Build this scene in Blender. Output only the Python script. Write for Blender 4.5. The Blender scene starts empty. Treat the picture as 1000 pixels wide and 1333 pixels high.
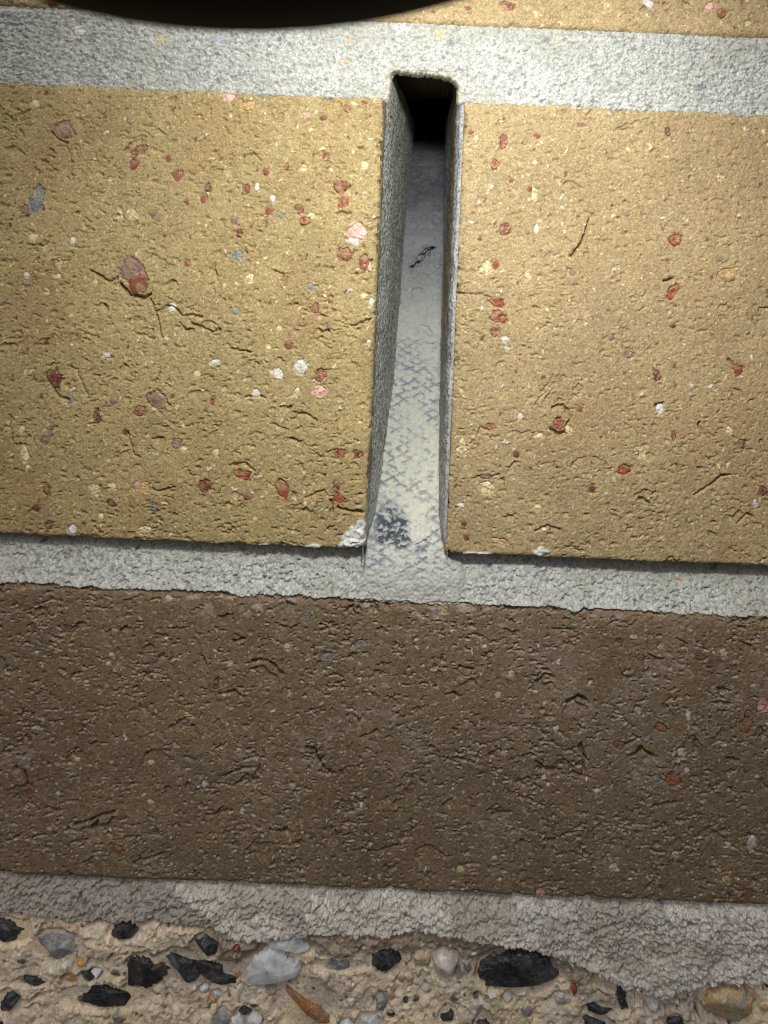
import bpy, math, random
import numpy as np
from mathutils import Matrix, Vector

random.seed(7)
scene = bpy.context.scene
MM = 0.001
PXMM = 7.76                 # photograph pixels per millimetre on the wall face
VPX, VPY = 565.0, 330.0     # foot of the camera on the wall, in photograph pixels
ROLL = math.radians(2.4)
CA, SA = math.cos(ROLL), math.sin(ROLL)

# ------------------------------------------------------------------ camera
cam_d = bpy.data.cameras.new("camera")
cam = bpy.data.objects.new("camera", cam_d)
scene.collection.objects.link(cam)
cam.matrix_world = Matrix(((CA, -SA, 0, 0), (0, 0, -1, -0.125), (SA, CA, 0, 0), (0, 0, 0, 1)))
cam_d.sensor_fit = 'AUTO'
cam_d.sensor_width = 36
cam_d.lens = 970 / 1333 * 36
cam_d.shift_x = -(VPX - 500) / 1333
cam_d.shift_y = -(666.5 - VPY) / 1333
cam_d.clip_start = 0.001
cam_d.clip_end = 50
cam_d.dof.use_dof = True
cam_d.dof.focus_distance = 0.125
cam_d.dof.aperture_fstop = 38
scene.camera = cam

# ------------------------------------------------------------------ sky, soft sun, exposure
w = bpy.data.worlds.new("World")
scene.world = w
w.use_nodes = True
nt = w.node_tree
bg = nt.nodes["Background"]
sky = nt.nodes.new("ShaderNodeTexSky")
sky.sky_type = 'NISHITA'
sky.sun_disc = False
SUN_EL, SUN_ROT = math.radians(52), math.radians(200)
sky.sun_elevation = SUN_EL
sky.sun_rotation = SUN_ROT
sky.air_density = 1.0
sky.dust_density = 6.0
sky.ozone_density = 1.0
bg.inputs['Strength'].default_value = 0.058
nt.links.new(sky.outputs[0], bg.inputs['Color'])
sun_d = bpy.data.lights.new("sun", 'SUN')
sun_d.energy = 0.5
sun_d.angle = math.radians(60)
sun_d.color = (1.0, 0.95, 0.9)
sun = bpy.data.objects.new("sun", sun_d)
scene.collection.objects.link(sun)
sd = Vector((math.sin(SUN_ROT) * math.cos(SUN_EL), math.cos(SUN_ROT) * math.cos(SUN_EL), math.sin(SUN_EL)))
sun.rotation_euler = sd.to_track_quat('Z', 'Y').to_euler()
scene.view_settings.view_transform = 'Standard'
scene.view_settings.look = 'None'
scene.view_settings.gamma = 1
scene.view_settings.use_curve_mapping = False
scene.view_settings.exposure = 0.0
scene.cycles.filter_width = 1.0
TORCH_W = 0.50
TORCH_COL = (1.0, 0.985, 0.93)

# ------------------------------------------------------------------ helpers
def P(px, py):
    """photograph pixel -> (x, z) in mm on the wall face"""
    dx, dy = px - VPX, py - VPY
    return ((dx * CA + dy * SA) / PXMM, -(-dx * SA + dy * CA) / PXMM)

def lin(r, g, b):
    f = lambda c: ((c / 255 + 0.055) / 1.055) ** 2.4 if c > 10 else c / 255 / 12.92
    return np.array([f(r), f(g), f(b)])

_tabs = {}
def tab(seed):
    if seed not in _tabs:
        _tabs[seed] = np.random.default_rng(1000 + seed).random((256, 256)).astype(np.float32)
    return _tabs[seed]

def vnoise(x, y, seed=0):
    T = tab(seed)
    xi = np.floor(x).astype(np.int64); yi = np.floor(y).astype(np.int64)
    fx = x - xi; fy = y - yi
    fx = fx * fx * (3 - 2 * fx); fy = fy * fy * (3 - 2 * fy)
    a = T[xi & 255, yi & 255]; b = T[(xi + 1) & 255, yi & 255]
    c = T[xi & 255, (yi + 1) & 255]; d = T[(xi + 1) & 255, (yi + 1) & 255]
    return (a + (b - a) * fx + (c - a) * fy + (a - b - c + d) * fx * fy) * 2 - 1

def fbm(x, y, scale, seed=0, octs=4, gain=0.5):
    x = x / scale; y = y / scale
    s = 0; amp = 1; tot = 0
    for o in range(octs):
        s = s + amp * vnoise(x * (0.83) + y * 0.55 + 17.3 * o, -x * 0.55 + y * 0.83 + 5.1 * o, seed + o)
        tot += amp; amp *= gain
        x = x * 2.03; y = y * 2.03
    return s / tot

def worley(x, y, scale, seed=0):
    """returns F1, F2 (in cells) and a per-cell random number"""
    T1, T2, T3 = tab(seed), tab(seed + 301), tab(seed + 602)
    x = x / scale; y = y / scale
    xi = np.floor(x).astype(np.int64); yi = np.floor(y).astype(np.int64)
    f1 = np.full(x.shape, 9.0); f2 = f1.copy(); idn = np.zeros(x.shape)
    for i in (-1, 0, 1):
        for j in (-1, 0, 1):
            cx, cy = (xi + i) & 255, (yi + j) & 255
            d = np.hypot(xi + i + T1[cx, cy] - x, yi + j + T2[cx, cy] - y)
            near = d < f1
            f2 = np.where(near, f1, np.minimum(f2, d))
            idn = np.where(near, T3[cx, cy], idn)
            f1 = np.where(near, d, f1)
    return f1, f2, idn

def sstep(x, a, b):
    t = np.clip((x - a) / (b - a), 0, 1)
    return t * t * (3 - 2 * t)

def mixc(C, col, m):
    C += (np.asarray(col) - C) * m[..., None]

FX0, FX1, FZ0, FZ1 = -77.0, 62.0, -133.0, 46.0     # what the photograph shows of the wall, mm
STEP = 0.16
def axis(a, b, lo, hi, step=None, far=0.9):
    step = step or STEP
    pts = []
    if a < lo: pts.append(np.arange(a, min(lo, b), far))
    s, e = max(a, lo), min(b, hi)
    if e > s: pts.append(np.arange(s, e, step))
    if b > hi: pts.append(np.arange(max(hi, a), b, far))
    v = np.concatenate(pts)
    v = v[v < b - 0.3 * step]
    return np.append(v, b)

class Field:
    def __init__(s, x0, x1, z0, z1, step=None):
        s.xs = axis(x0, x1, FX0, FX1, step); s.zs = axis(z0, z1, FZ0, FZ1, step)
        s.X, s.Z = np.meshgrid(s.xs, s.zs)       # rows: z
        s.H = np.zeros_like(s.X)                  # mm, positive = out of the wall
        s.C = np.zeros(s.X.shape + (3,))
    def box(s, x0, x1, z0, z1):
        i0, i1 = np.searchsorted(s.xs, [x0, x1]); j0, j1 = np.searchsorted(s.zs, [z0, z1])
        if i1 <= i0 or j1 <= j0: return None
        return (slice(j0, j1), slice(i0, i1))
    def near(s, cx, cz, r):
        return s.box(cx - r, cx + r, cz - r, cz + r)

def link(name, me, mat, parent=None):
    o = bpy.data.objects.new(name, me)
    scene.collection.objects.link(o)
    if mat: me.materials.append(mat)
    if parent: o.parent = parent
    return o

def mesh_from(name, V, F, C, mat, parent, smooth=True):
    me = bpy.data.meshes.new(name)
    F = np.asarray(F, dtype=np.int32); n = F.shape[1]
    me.vertices.add(len(V)); me.vertices.foreach_set("co", (np.asarray(V, dtype=np.float32) * MM).ravel())
    me.loops.add(F.size); me.loops.foreach_set("vertex_index", F.ravel())
    me.polygons.add(len(F))
    me.polygons.foreach_set("loop_start", np.arange(0, F.size, n, dtype=np.int32))
    me.polygons.foreach_set("loop_total", np.full(len(F), n, dtype=np.int32))
    me.update(calc_edges=True)
    me.polygons.foreach_set("use_smooth", np.full(len(F), smooth))
    if C is not None:
        a = me.color_attributes.new("Col", 'FLOAT_COLOR', 'POINT')
        cc = np.ones((len(V), 4), dtype=np.float32); cc[:, :3] = np.clip(C, 0.004, 0.9)
        a.data.foreach_set("color", cc.ravel())
    return link(name, me, mat, parent)

def build_sheet(name, F, mat, parent, back=None, keep=None, wob=0.0, seed=0):
    """height field -> mesh; with back = depth of the block (mm) it is closed into a solid"""
    nz, nx = F.X.shape
    X, Z, Y = F.X.copy(), F.Z.copy(), -F.H
    if wob:
        X = X + wob * fbm(F.X, F.Z, 4.0, seed + 40, 3); Z = Z + wob * fbm(F.X, F.Z, 4.0, seed + 50, 3)
    V = np.stack([X, Y, Z], -1).reshape(-1, 3)
    idx = np.arange(nz * nx).reshape(nz, nx)
    q = np.stack([idx[:-1, :-1], idx[:-1, 1:], idx[1:, 1:], idx[1:, :-1]], -1).reshape(-1, 4)
    if keep is not None:
        k = keep.ravel(); q = q[k[q].all(axis=1)]
    C = F.C.reshape(-1, 3)
    if back is not None:
        ring = np.concatenate([idx[0, :], idx[1:, -1], idx[-1, -2::-1], idx[-2:0:-1, 0]])
        last = ring
        for yb in (2.0, 6.0, 20.0, back):
            R = V[ring].copy(); R[:, 1] = yb
            n0 = len(V); V = np.concatenate([V, R]); C = np.concatenate([C, C[ring]])
            new = np.arange(n0, n0 + len(ring))
            q = np.concatenate([q, np.stack([last, new, np.roll(new, -1), np.roll(last, -1)], -1)])
            last = new
        n0 = len(V); c = V[last].mean(axis=0)
        V = np.concatenate([V, c[None]]); C = np.concatenate([C, C[ring[:1]]])
        # back cap as quads that share the centre
        a = last[0::2]; b = np.roll(last, -1)[0::2]; d = np.roll(last, -2)[0::2]
        if len(last) % 2 == 0:
            q = np.concatenate([q, np.stack([d, b, a, np.full(len(a), n0)], -1)])
    return mesh_from(name, V, q, C, mat, parent)

# ------------------------------------------------------------------ materials
def mat_new(name):
    m = bpy.data.materials.new(name); m.use_nodes = True
    return m, m.node_tree, m.node_tree.nodes["Principled BSDF"]

def grain_mat(name, rough=0.85, spec=0.3, s1=5000, s2=14000, var=0.25, bump=0.35, bdist=6e-5, rvar=0.15):
    m, t, b = mat_new(name)
    N = t.nodes.new; L = t.links.new
    at = N("ShaderNodeAttribute"); at.attribute_name = "Col"
    tc = N("ShaderNodeTexCoord")
    n1 = N("ShaderNodeTexNoise"); n1.inputs['Scale'].default_value = s1; n1.inputs['Detail'].default_value = 5
    n1.inputs['Roughness'].default_value = 0.65
    n2 = N("ShaderNodeTexVoronoi"); n2.inputs['Scale'].default_value = s2 * 0.35
    L(tc.outputs['Object'], n1.inputs['Vector']); L(tc.outputs['Object'], n2.inputs['Vector'])
    mr = N("ShaderNodeMapRange"); mr.inputs['From Min'].default_value = 0.3; mr.inputs['From Max'].default_value = 0.7
    mr.inputs['To Min'].default_value = 1 - var; mr.inputs['To Max'].default_value = 1 + var
    L(n1.outputs['Fac'], mr.inputs['Value'])
    mr2 = N("ShaderNodeMapRange"); mr2.inputs['To Min'].default_value = 1 - var * 0.6; mr2.inputs['To Max'].default_value = 1 + var * 0.6
    sep = N("ShaderNodeSeparateColor"); L(n2.outputs['Color'], sep.inputs[0]); L(sep.outputs[0], mr2.inputs['Value'])
    mu = N("ShaderNodeMath"); mu.operation = 'MULTIPLY'; L(mr.outputs[0], mu.inputs[0]); L(mr2.outputs[0], mu.inputs[1])
    vm = N("ShaderNodeVectorMath"); vm.operation = 'SCALE'; L(at.outputs['Color'], vm.inputs[0]); L(mu.outputs[0], vm.inputs['Scale'])
    L(vm.outputs[0], b.inputs['Base Color'])
    rr = N("ShaderNodeMapRange"); rr.inputs['To Min'].default_value = rough - rvar; rr.inputs['To Max'].default_value = min(1, rough + rvar)
    L(sep.outputs[1], rr.inputs['Value']); L(rr.outputs[0], b.inputs['Roughness'])
    b.inputs['Specular IOR Level'].default_value = spec
    ad = N("ShaderNodeMath"); ad.operation = 'ADD'; L(n1.outputs['Fac'], ad.inputs[0])
    ml = N("ShaderNodeMath"); ml.operation = 'MULTIPLY'; ml.inputs[1].default_value = -0.5
    L(n2.outputs['Distance'], ml.inputs[0]); L(ml.outputs[0], ad.inputs[1])
    bp = N("ShaderNodeBump"); bp.inputs['Strength'].default_value = bump; bp.inputs['Distance'].default_value = bdist
    L(ad.outputs[0], bp.inputs['Height']); L(bp.outputs[0], b.inputs['Normal'])
    return m

M_brick = grain_mat("fired_clay", 0.78, 0.3, 4200, 9000, 0.26, 0.6, 1.0e-4)
M_mortar = grain_mat("sandy_mortar", 0.85, 0.35, 4500, 9000, 0.3, 0.7, 1.1e-4)
M_concrete = grain_mat("exposed_concrete", 0.85, 0.3, 4200, 8000, 0.25, 0.7, 1.1e-4)
M_stone = grain_mat("mineral_stone", 0.55, 0.45, 2600, 7000, 0.35, 0.5, 8e-5, 0.2)
M_black = grain_mat("dark_slag", 0.42, 0.5, 2200, 6000, 0.4, 0.9, 1.4e-4, 0.22)
M_fill = grain_mat("smeared_mortar", 0.7, 0.35, 2500, 8000, 0.14, 0.4, 6e-5)
m, t_, b_ = mat_new("milky_quartz")
M_quartz = grain_mat("milky_quartz", 0.3, 0.5, 900, 5000, 0.12, 0.5, 6e-5, 0.15)
qb = M_quartz.node_tree.nodes["Principled BSDF"]
qb.inputs['Subsurface Weight'].default_value = 0.7
qb.inputs['Subsurface Radius'].default_value = (1.0, 1.0, 1.1)
qb.inputs['Subsurface Scale'].default_value = 0.0012
bpy.data.materials.remove(m)
M_metal, t_, b_ = mat_new("black_anodised_metal")
b_.inputs['Base Color'].default_value = (0.002, 0.002, 0.003, 1)
b_.inputs['Roughness'].default_value = 0.7
b_.inputs['Specular IOR Level'].default_value = 0.08
nn = t_.nodes.new("ShaderNodeTexNoise"); nn.inputs['Scale'].default_value = 900
bb = t_.nodes.new("ShaderNodeBump"); bb.inputs['Strength'].default_value = 0.2; bb.inputs['Distance'].default_value = 5e-5
t_.links.new(nn.outputs['Fac'], bb.inputs['Height']); t_.links.new(bb.outputs[0], b_.inputs['Normal'])
M_wrap, t_, b_ = mat_new("black_membrane")
b_.inputs['Base Color'].default_value = (0.008, 0.008, 0.008, 1); b_.inputs['Roughness'].default_value = 0.9
nn = t_.nodes.new("ShaderNodeTexNoise"); nn.inputs['Scale'].default_value = 300
bb = t_.nodes.new("ShaderNodeBump"); bb.inputs['Strength'].default_value = 0.3; bb.inputs['Distance'].default_value = 5e-4
t_.links.new(nn.outputs['Fac'], bb.inputs['Height']); t_.links.new(bb.outputs[0], b_.inputs['Normal'])
M_lens, t_, b_ = mat_new("stand_in_lamp_lens")
b_.inputs['Base Color'].default_value = (0.9, 0.9, 0.9, 1)
b_.inputs['Emission Color'].default_value = (0.96, 1, 0.97, 1); b_.inputs['Emission Strength'].default_value = 3  # glowing lens of the made-up lamp head

# ------------------------------------------------------------------ stamps on height fields
RNG = np.random.default_rng(11)

def tear(F, cx, cz, wd, d, ang, curv, L, lip=None):
    b = F.near(cx, cz, max(wd, L * 3) * 1.15)
    if b is None: return
    dx = F.X[b] - cx; dz = F.Z[b] - cz
    c, s_ = math.cos(ang), math.sin(ang)
    s = dx * c + dz * s_; t = dx * s_ - dz * c
    tt = t - curv * (s * s / wd) + 0.30 * wd * vnoise(s * 1.9 / wd + cx * 7, s * 0 + cz * 3, 5) + 0.30 * fbm(dx + cx, dz + cz, 0.7, 6, 2)
    win = np.clip(1.15 * (1 - (s / wd) ** 2) - 0.5 * np.abs(vnoise(dx * 2.2 + cx, dz * 2.2 + cz, 9)), 0, 1)
    below = np.clip(tt, 0, None)
    F.H[b] -= win * d * sstep(tt, 0, 0.16) * np.exp(-below / L)
    F.H[b] += win * 0.22 * d * np.where(tt < 0.05, np.exp(np.minimum(tt, 0) / 0.6), 0)
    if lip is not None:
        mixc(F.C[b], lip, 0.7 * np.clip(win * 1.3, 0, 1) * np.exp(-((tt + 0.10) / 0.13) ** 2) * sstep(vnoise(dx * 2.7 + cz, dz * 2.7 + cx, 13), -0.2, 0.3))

def crack(F, pts, width, depth, seed=3, jag=0.35, raw=False):
    if not raw: pts = [P(*p) for p in pts]
    xs = [p[0] for p in pts]; zs = [p[1] for p in pts]; m = width * 3 + jag + 0.3
    b = F.box(min(xs) - m, max(xs) + m, min(zs) - m, max(zs) + m)
    if b is None: return
    X = F.X[b] + jag * fbm(F.X[b], F.Z[b], 1.1, seed, 3); Z = F.Z[b] + jag * fbm(F.X[b], F.Z[b], 1.1, seed + 7, 3)
    D = np.full(X.shape, 99.0)
    for (ax, az), (bx, bz) in zip(pts[:-1], pts[1:]):
        vx, vz = bx - ax, bz - az; l2 = vx * vx + vz * vz + 1e-9
        u = np.clip(((X - ax) * vx + (Z - az) * vz) / l2, 0, 1)
        D = np.minimum(D, np.hypot(X - ax - u * vx, Z - az - u * vz))
    wv = width * (0.7 + 0.5 * vnoise(X * 0.9, Z * 0.9, seed + 2))
    F.H[b] -= depth * (1 - sstep(D, 0.25 * wv, wv + 0.12))

def ell(F, cx, cz, a, b_, ang, seed, grow=1.5, jag=0.3):
    """irregular ellipse: returns slice and r (1 = rim)"""
    bx = F.near(cx, cz, max(a, b_) * grow + 0.5)
    if bx is None: return None, None
    dx = F.X[bx] - cx; dz = F.Z[bx] - cz
    c, s = math.cos(ang), math.sin(ang)
    r = np.hypot((dx * c + dz * s) / a, (-dx * s + dz * c) / b_)
    return bx, r + jag * fbm(F.X[bx], F.Z[bx], 0.55 * max(a, b_), seed, 3)

def poly_r(F, outline, cx, cz, jag=0.12, seed=3):
    pts = np.array(outline, float); th = np.arctan2(pts[:, 1], pts[:, 0]); o = np.argsort(th); th = th[o]
    R = np.hypot(pts[:, 0], pts[:, 1]); m = R.max() * 1.6 + 0.4
    bx = F.near(cx, cz, m)
    if bx is None: return None, None
    dx = F.X[bx] - cx; dz = F.Z[bx] - cz; T = np.arctan2(dz, dx)
    tt = np.concatenate([th - 2 * math.pi, th, th + 2 * math.pi])
    rr = np.hypot(np.interp(T, tt, np.tile(pts[o, 0], 3)), np.interp(T, tt, np.tile(pts[o, 1], 3)))
    return bx, np.hypot(dx, dz) / np.maximum(rr, 0.05) + jag * fbm(F.X[bx], F.Z[bx], 0.5, seed, 2)

def speck(F, cx, cz, a, b_, ang, col, raise_=0.06, moat=0.12, seed=0, soft=0.25, amt=0.95):
    bx, r = ell(F, cx, cz, a, b_, ang, seed)
    if bx is None: return
    mixc(F.C[bx], col, (1 - sstep(r, 1 - soft, 1 + soft)) * amt)
    F.H[bx] += raise_ * np.clip(1 - r * r, 0, 1)
    F.H[bx] -= moat * np.exp(-((r - 1.08) / 0.16) ** 2)

# ------------------------------------------------------------------ stones
def stone(name, outline, cx, cz, y0, rise, col, mat, parent, seed, nth=28, nr=7, facets=5, rough=0.05, col2=None, jag=0.08, depth=2.0, tlt=1.0):
    """a stone whose outline is given in mm round (cx, cz), standing `rise` mm out of y0 and `depth` mm into the wall"""
    rg = np.random.default_rng(seed)
    pts = np.array(outline, float)
    th = np.arctan2(pts[:, 1], pts[:, 0]); o = np.argsort(th); th = th[o]; R = np.hypot(pts[o, 0], pts[o, 1])
    T = np.linspace(-math.pi, math.pi, nth, endpoint=False)
    px_ = np.interp(T, np.concatenate([th - 2 * math.pi, th, th + 2 * math.pi]), np.tile(pts[o, 0], 3))
    pz_ = np.interp(T, np.concatenate([th - 2 * math.pi, th, th + 2 * math.pi]), np.tile(pts[o, 1], 3))
    jj = 1 + jag * (rg.random(nth) * 2 - 1)
    size = R.mean()
    V = []; rr = list(np.sin(np.linspace(0, 1, nr + 1)[1:] * math.pi / 2))
    ts = rg.random(facets) * 6.283; tilt = (0.25 + rg.random(facets) * 0.9) * tlt; off = 0.75 + rg.random(facets) * 0.35
    def hgt(u, v, r):
        h = np.sqrt(np.clip(1 - r ** 3, 0, 1)) * 1.0
        for a_, k, f in zip(ts, tilt, off):
            h = np.minimum(h, f - k * (u * math.cos(a_) + v * math.sin(a_)) * 0.8)
        return np.maximum(h, -0.3)
    us = [np.zeros(1)]; vs = [np.zeros(1)]; rs = [np.zeros(1)]
    for r in rr:
        q_ = r * (1 + (jj - 1) * r ** 4)
        us.append(px_ * q_); vs.append(pz_ * q_); rs.append(np.full(nth, r))
    u = np.concatenate(us); v = np.concatenate(vs); r = np.concatenate(rs)
    h = hgt(u / size, v / size, r) * rise
    h = h + rough * fbm(u + cx, v + cz, max(0.5, size * 0.4), seed % 50, 3) * 2 * (1 - r ** 6)
    Y = y0 - h
    V = np.stack([cx + u, Y, cz + v], -1)
    skirt = np.stack([cx + px_ * 0.86, np.full(nth, y0 + depth), cz + pz_ * 0.86], -1)
    n_last = 1 + nth * (len(rr) - 1)
    V = np.concatenate([V, skirt, [[cx, y0 + depth, cz]]])
    nS = 1 + nth * len(rr)
    F = []
    for i in range(nth):
        j = (i + 1) % nth
        F.append((0, 1 + i, 1 + j, 1 + j))
        for k in range(len(rr) - 1):
            a = 1 + k * nth
            F.append((a + i, a + nth + i, a + nth + j, a + j))
        F.append((n_last + i, nS + i, nS + j, n_last + j))
        F.append((nS + i, len(V) - 1, len(V) - 1, nS + j))
    col = np.asarray(col); C = np.tile(col, (len(V), 1))
    nz = fbm(V[:, 0], V[:, 2], max(0.6, size * 0.5), (seed + 9) % 60, 3)
    C = C * (1 + 0.35 * nz[:, None])
    if col2 is not None:
        mk = sstep(fbm(V[:, 0], V[:, 2], max(0.5, size * 0.5), (seed + 21) % 60, 3), -0.12, 0.2)[:, None]
        C = C * (1 - mk) + np.asarray(col2) * mk
    me = bpy.data.meshes.new(name)
    faces = [tuple(dict.fromkeys(f)) for f in F]
    me.from_pydata([tuple(p) for p in V * MM], [], faces)
    me.update()
    me.polygons.foreach_set("use_smooth", np.full(len(me.polygons), facets < 3))
    a = me.color_attributes.new("Col", 'FLOAT_COLOR', 'POINT')
    cc = np.ones((len(V), 4), dtype=np.float32); cc[:, :3] = np.clip(C, 0.003, 0.9)
    a.data.foreach_set("color", cc.ravel())
    return link(name, me, mat, parent)

def ell_outline(a, b, ang, seed, n=11, irr=0.22):
    rg = np.random.default_rng(seed)
    out = []
    for i in range(n):
        t = (i + 0.35 * (rg.random() - 0.5)) / n * 2 * math.pi
        k = 1 - irr * rg.random()
        x, z = a * k * math.cos(t), b * k * math.sin(t)
        out.append((x * math.cos(ang) - z * math.sin(ang), x * math.sin(ang) + z * math.cos(ang)))
    return out

RED = lin(132, 80, 64); DRED = lin(106, 60, 48); MAUVE = lin(138, 108, 100); CREAM = lin(214, 198, 156)
WHITE = lin(215, 210, 204); PINK = lin(212, 168, 158); ORANGE = lin(192, 160, 114); GREY = lin(128, 134, 136)
BRED = lin(142, 74, 54)
COLS = dict(r=RED, d=DRED, m=MAUVE, c=CREAM, w=WHITE, p=PINK, o=ORANGE, g=GREY, b=BRED)
NAMES = dict(r='red_inclusion', d='dark_red_inclusion', m='mauve_inclusion', c='cream_pebble', w='white_pebble', p='pink_pebble', o='orange_pebble', g='grey_pebble', b='red_inclusion')

def inclusions(F, brick, items, seed, y0=0.0, dirt=None):
    """items: (px, py, w, h, colour letter, angle degrees) in photograph pixels; large ones become stones of their own"""
    for k, it in enumerate(items):
        px, py, w_, h_, c = it[:5]; ang = math.radians(-(it[5] if len(it) > 5 else 0)) - ROLL
        cx, cz = P(px, py); a, b_ = w_ / 2 / PXMM, h_ / 2 / PXMM
        col = COLS[c]
        if dirt is not None: col = col * 0.55 + dirt * 0.4
        if max(w_, h_) >= 12:
            ol = ell_outline(a * 1.36, b_ * 1.36, ang, seed * 100 + k, n=8, irr=0.38)
            bx, r = poly_r(F, ol, cx, cz, 0.30, seed + k % 40)
            if bx is None: continue
            dep = min(1.0, 0.3 + 0.25 * max(a, b_))
            loc = float(np.median(F.H[bx]))
            xx = F.X[bx] - cx; zz = F.Z[bx] - cz; wa = (k * 2.4) % 6.283
            side = sstep((xx * math.cos(wa) + zz * math.sin(wa)) / max(a, b_) + 0.4 * fbm(F.X[bx], F.Z[bx], 0.8, 17, 2), 0.0, 0.7)
            stain = (1 - sstep(r + 0.5 * fbm(F.X[bx], F.Z[bx], 0.5, 19, 2), 0.75, 1.1)) * 0.65
            mixc(F.C[bx], col, stain)
            F.H[bx] -= (0.2 + 0.35 * dep) * np.exp(-((r - 0.92) / 0.09) ** 2) * side * (k % 3 != 1)
            cut = 1 - sstep(r, 0.55, 0.98)
            F.H[bx] += (loc - dep - F.H[bx]) * cut
            stone(NAMES[c], ol, cx, cz, y0 - loc + dep * 0.75, dep * 0.75 + 0.03, col,
                  M_quartz if c == 'w' else M_stone, brick, seed * 100 + k, nth=26, nr=6, rough=0.10, jag=0.06, tlt=0.3,
                  col2=(col * 0.5 + np.asarray(F.base) * 0.5) if c != 'w' else None, depth=1.2)
        else:
            speck(F, cx, cz, a, b_, ang, col, 0.05, 0.16, seed + k % 40)

def empty(name, loc=(0, 0, 0)):
    o = bpy.data.objects.new(name, None); scene.collection.objects.link(o); o.location = loc
    o.empty_display_size = 0.02
    return o

# ------------------------------------------------------------------ the wall
wall = empty("brick_wall")
wall["label"] = "yellow and brown brick wall with grey mortar joints and an open vertical weep hole"
wall["category"] = "wall"; wall["kind"] = "thing"

HL, HR = -9.4, 3.9                     # the two sides of the weep hole, mm
Z_UB, Z_TM, Z_MB, Z_LT, Z_LB = 38.5, 25.4, -50.3, -58.5, -107.3

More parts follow.
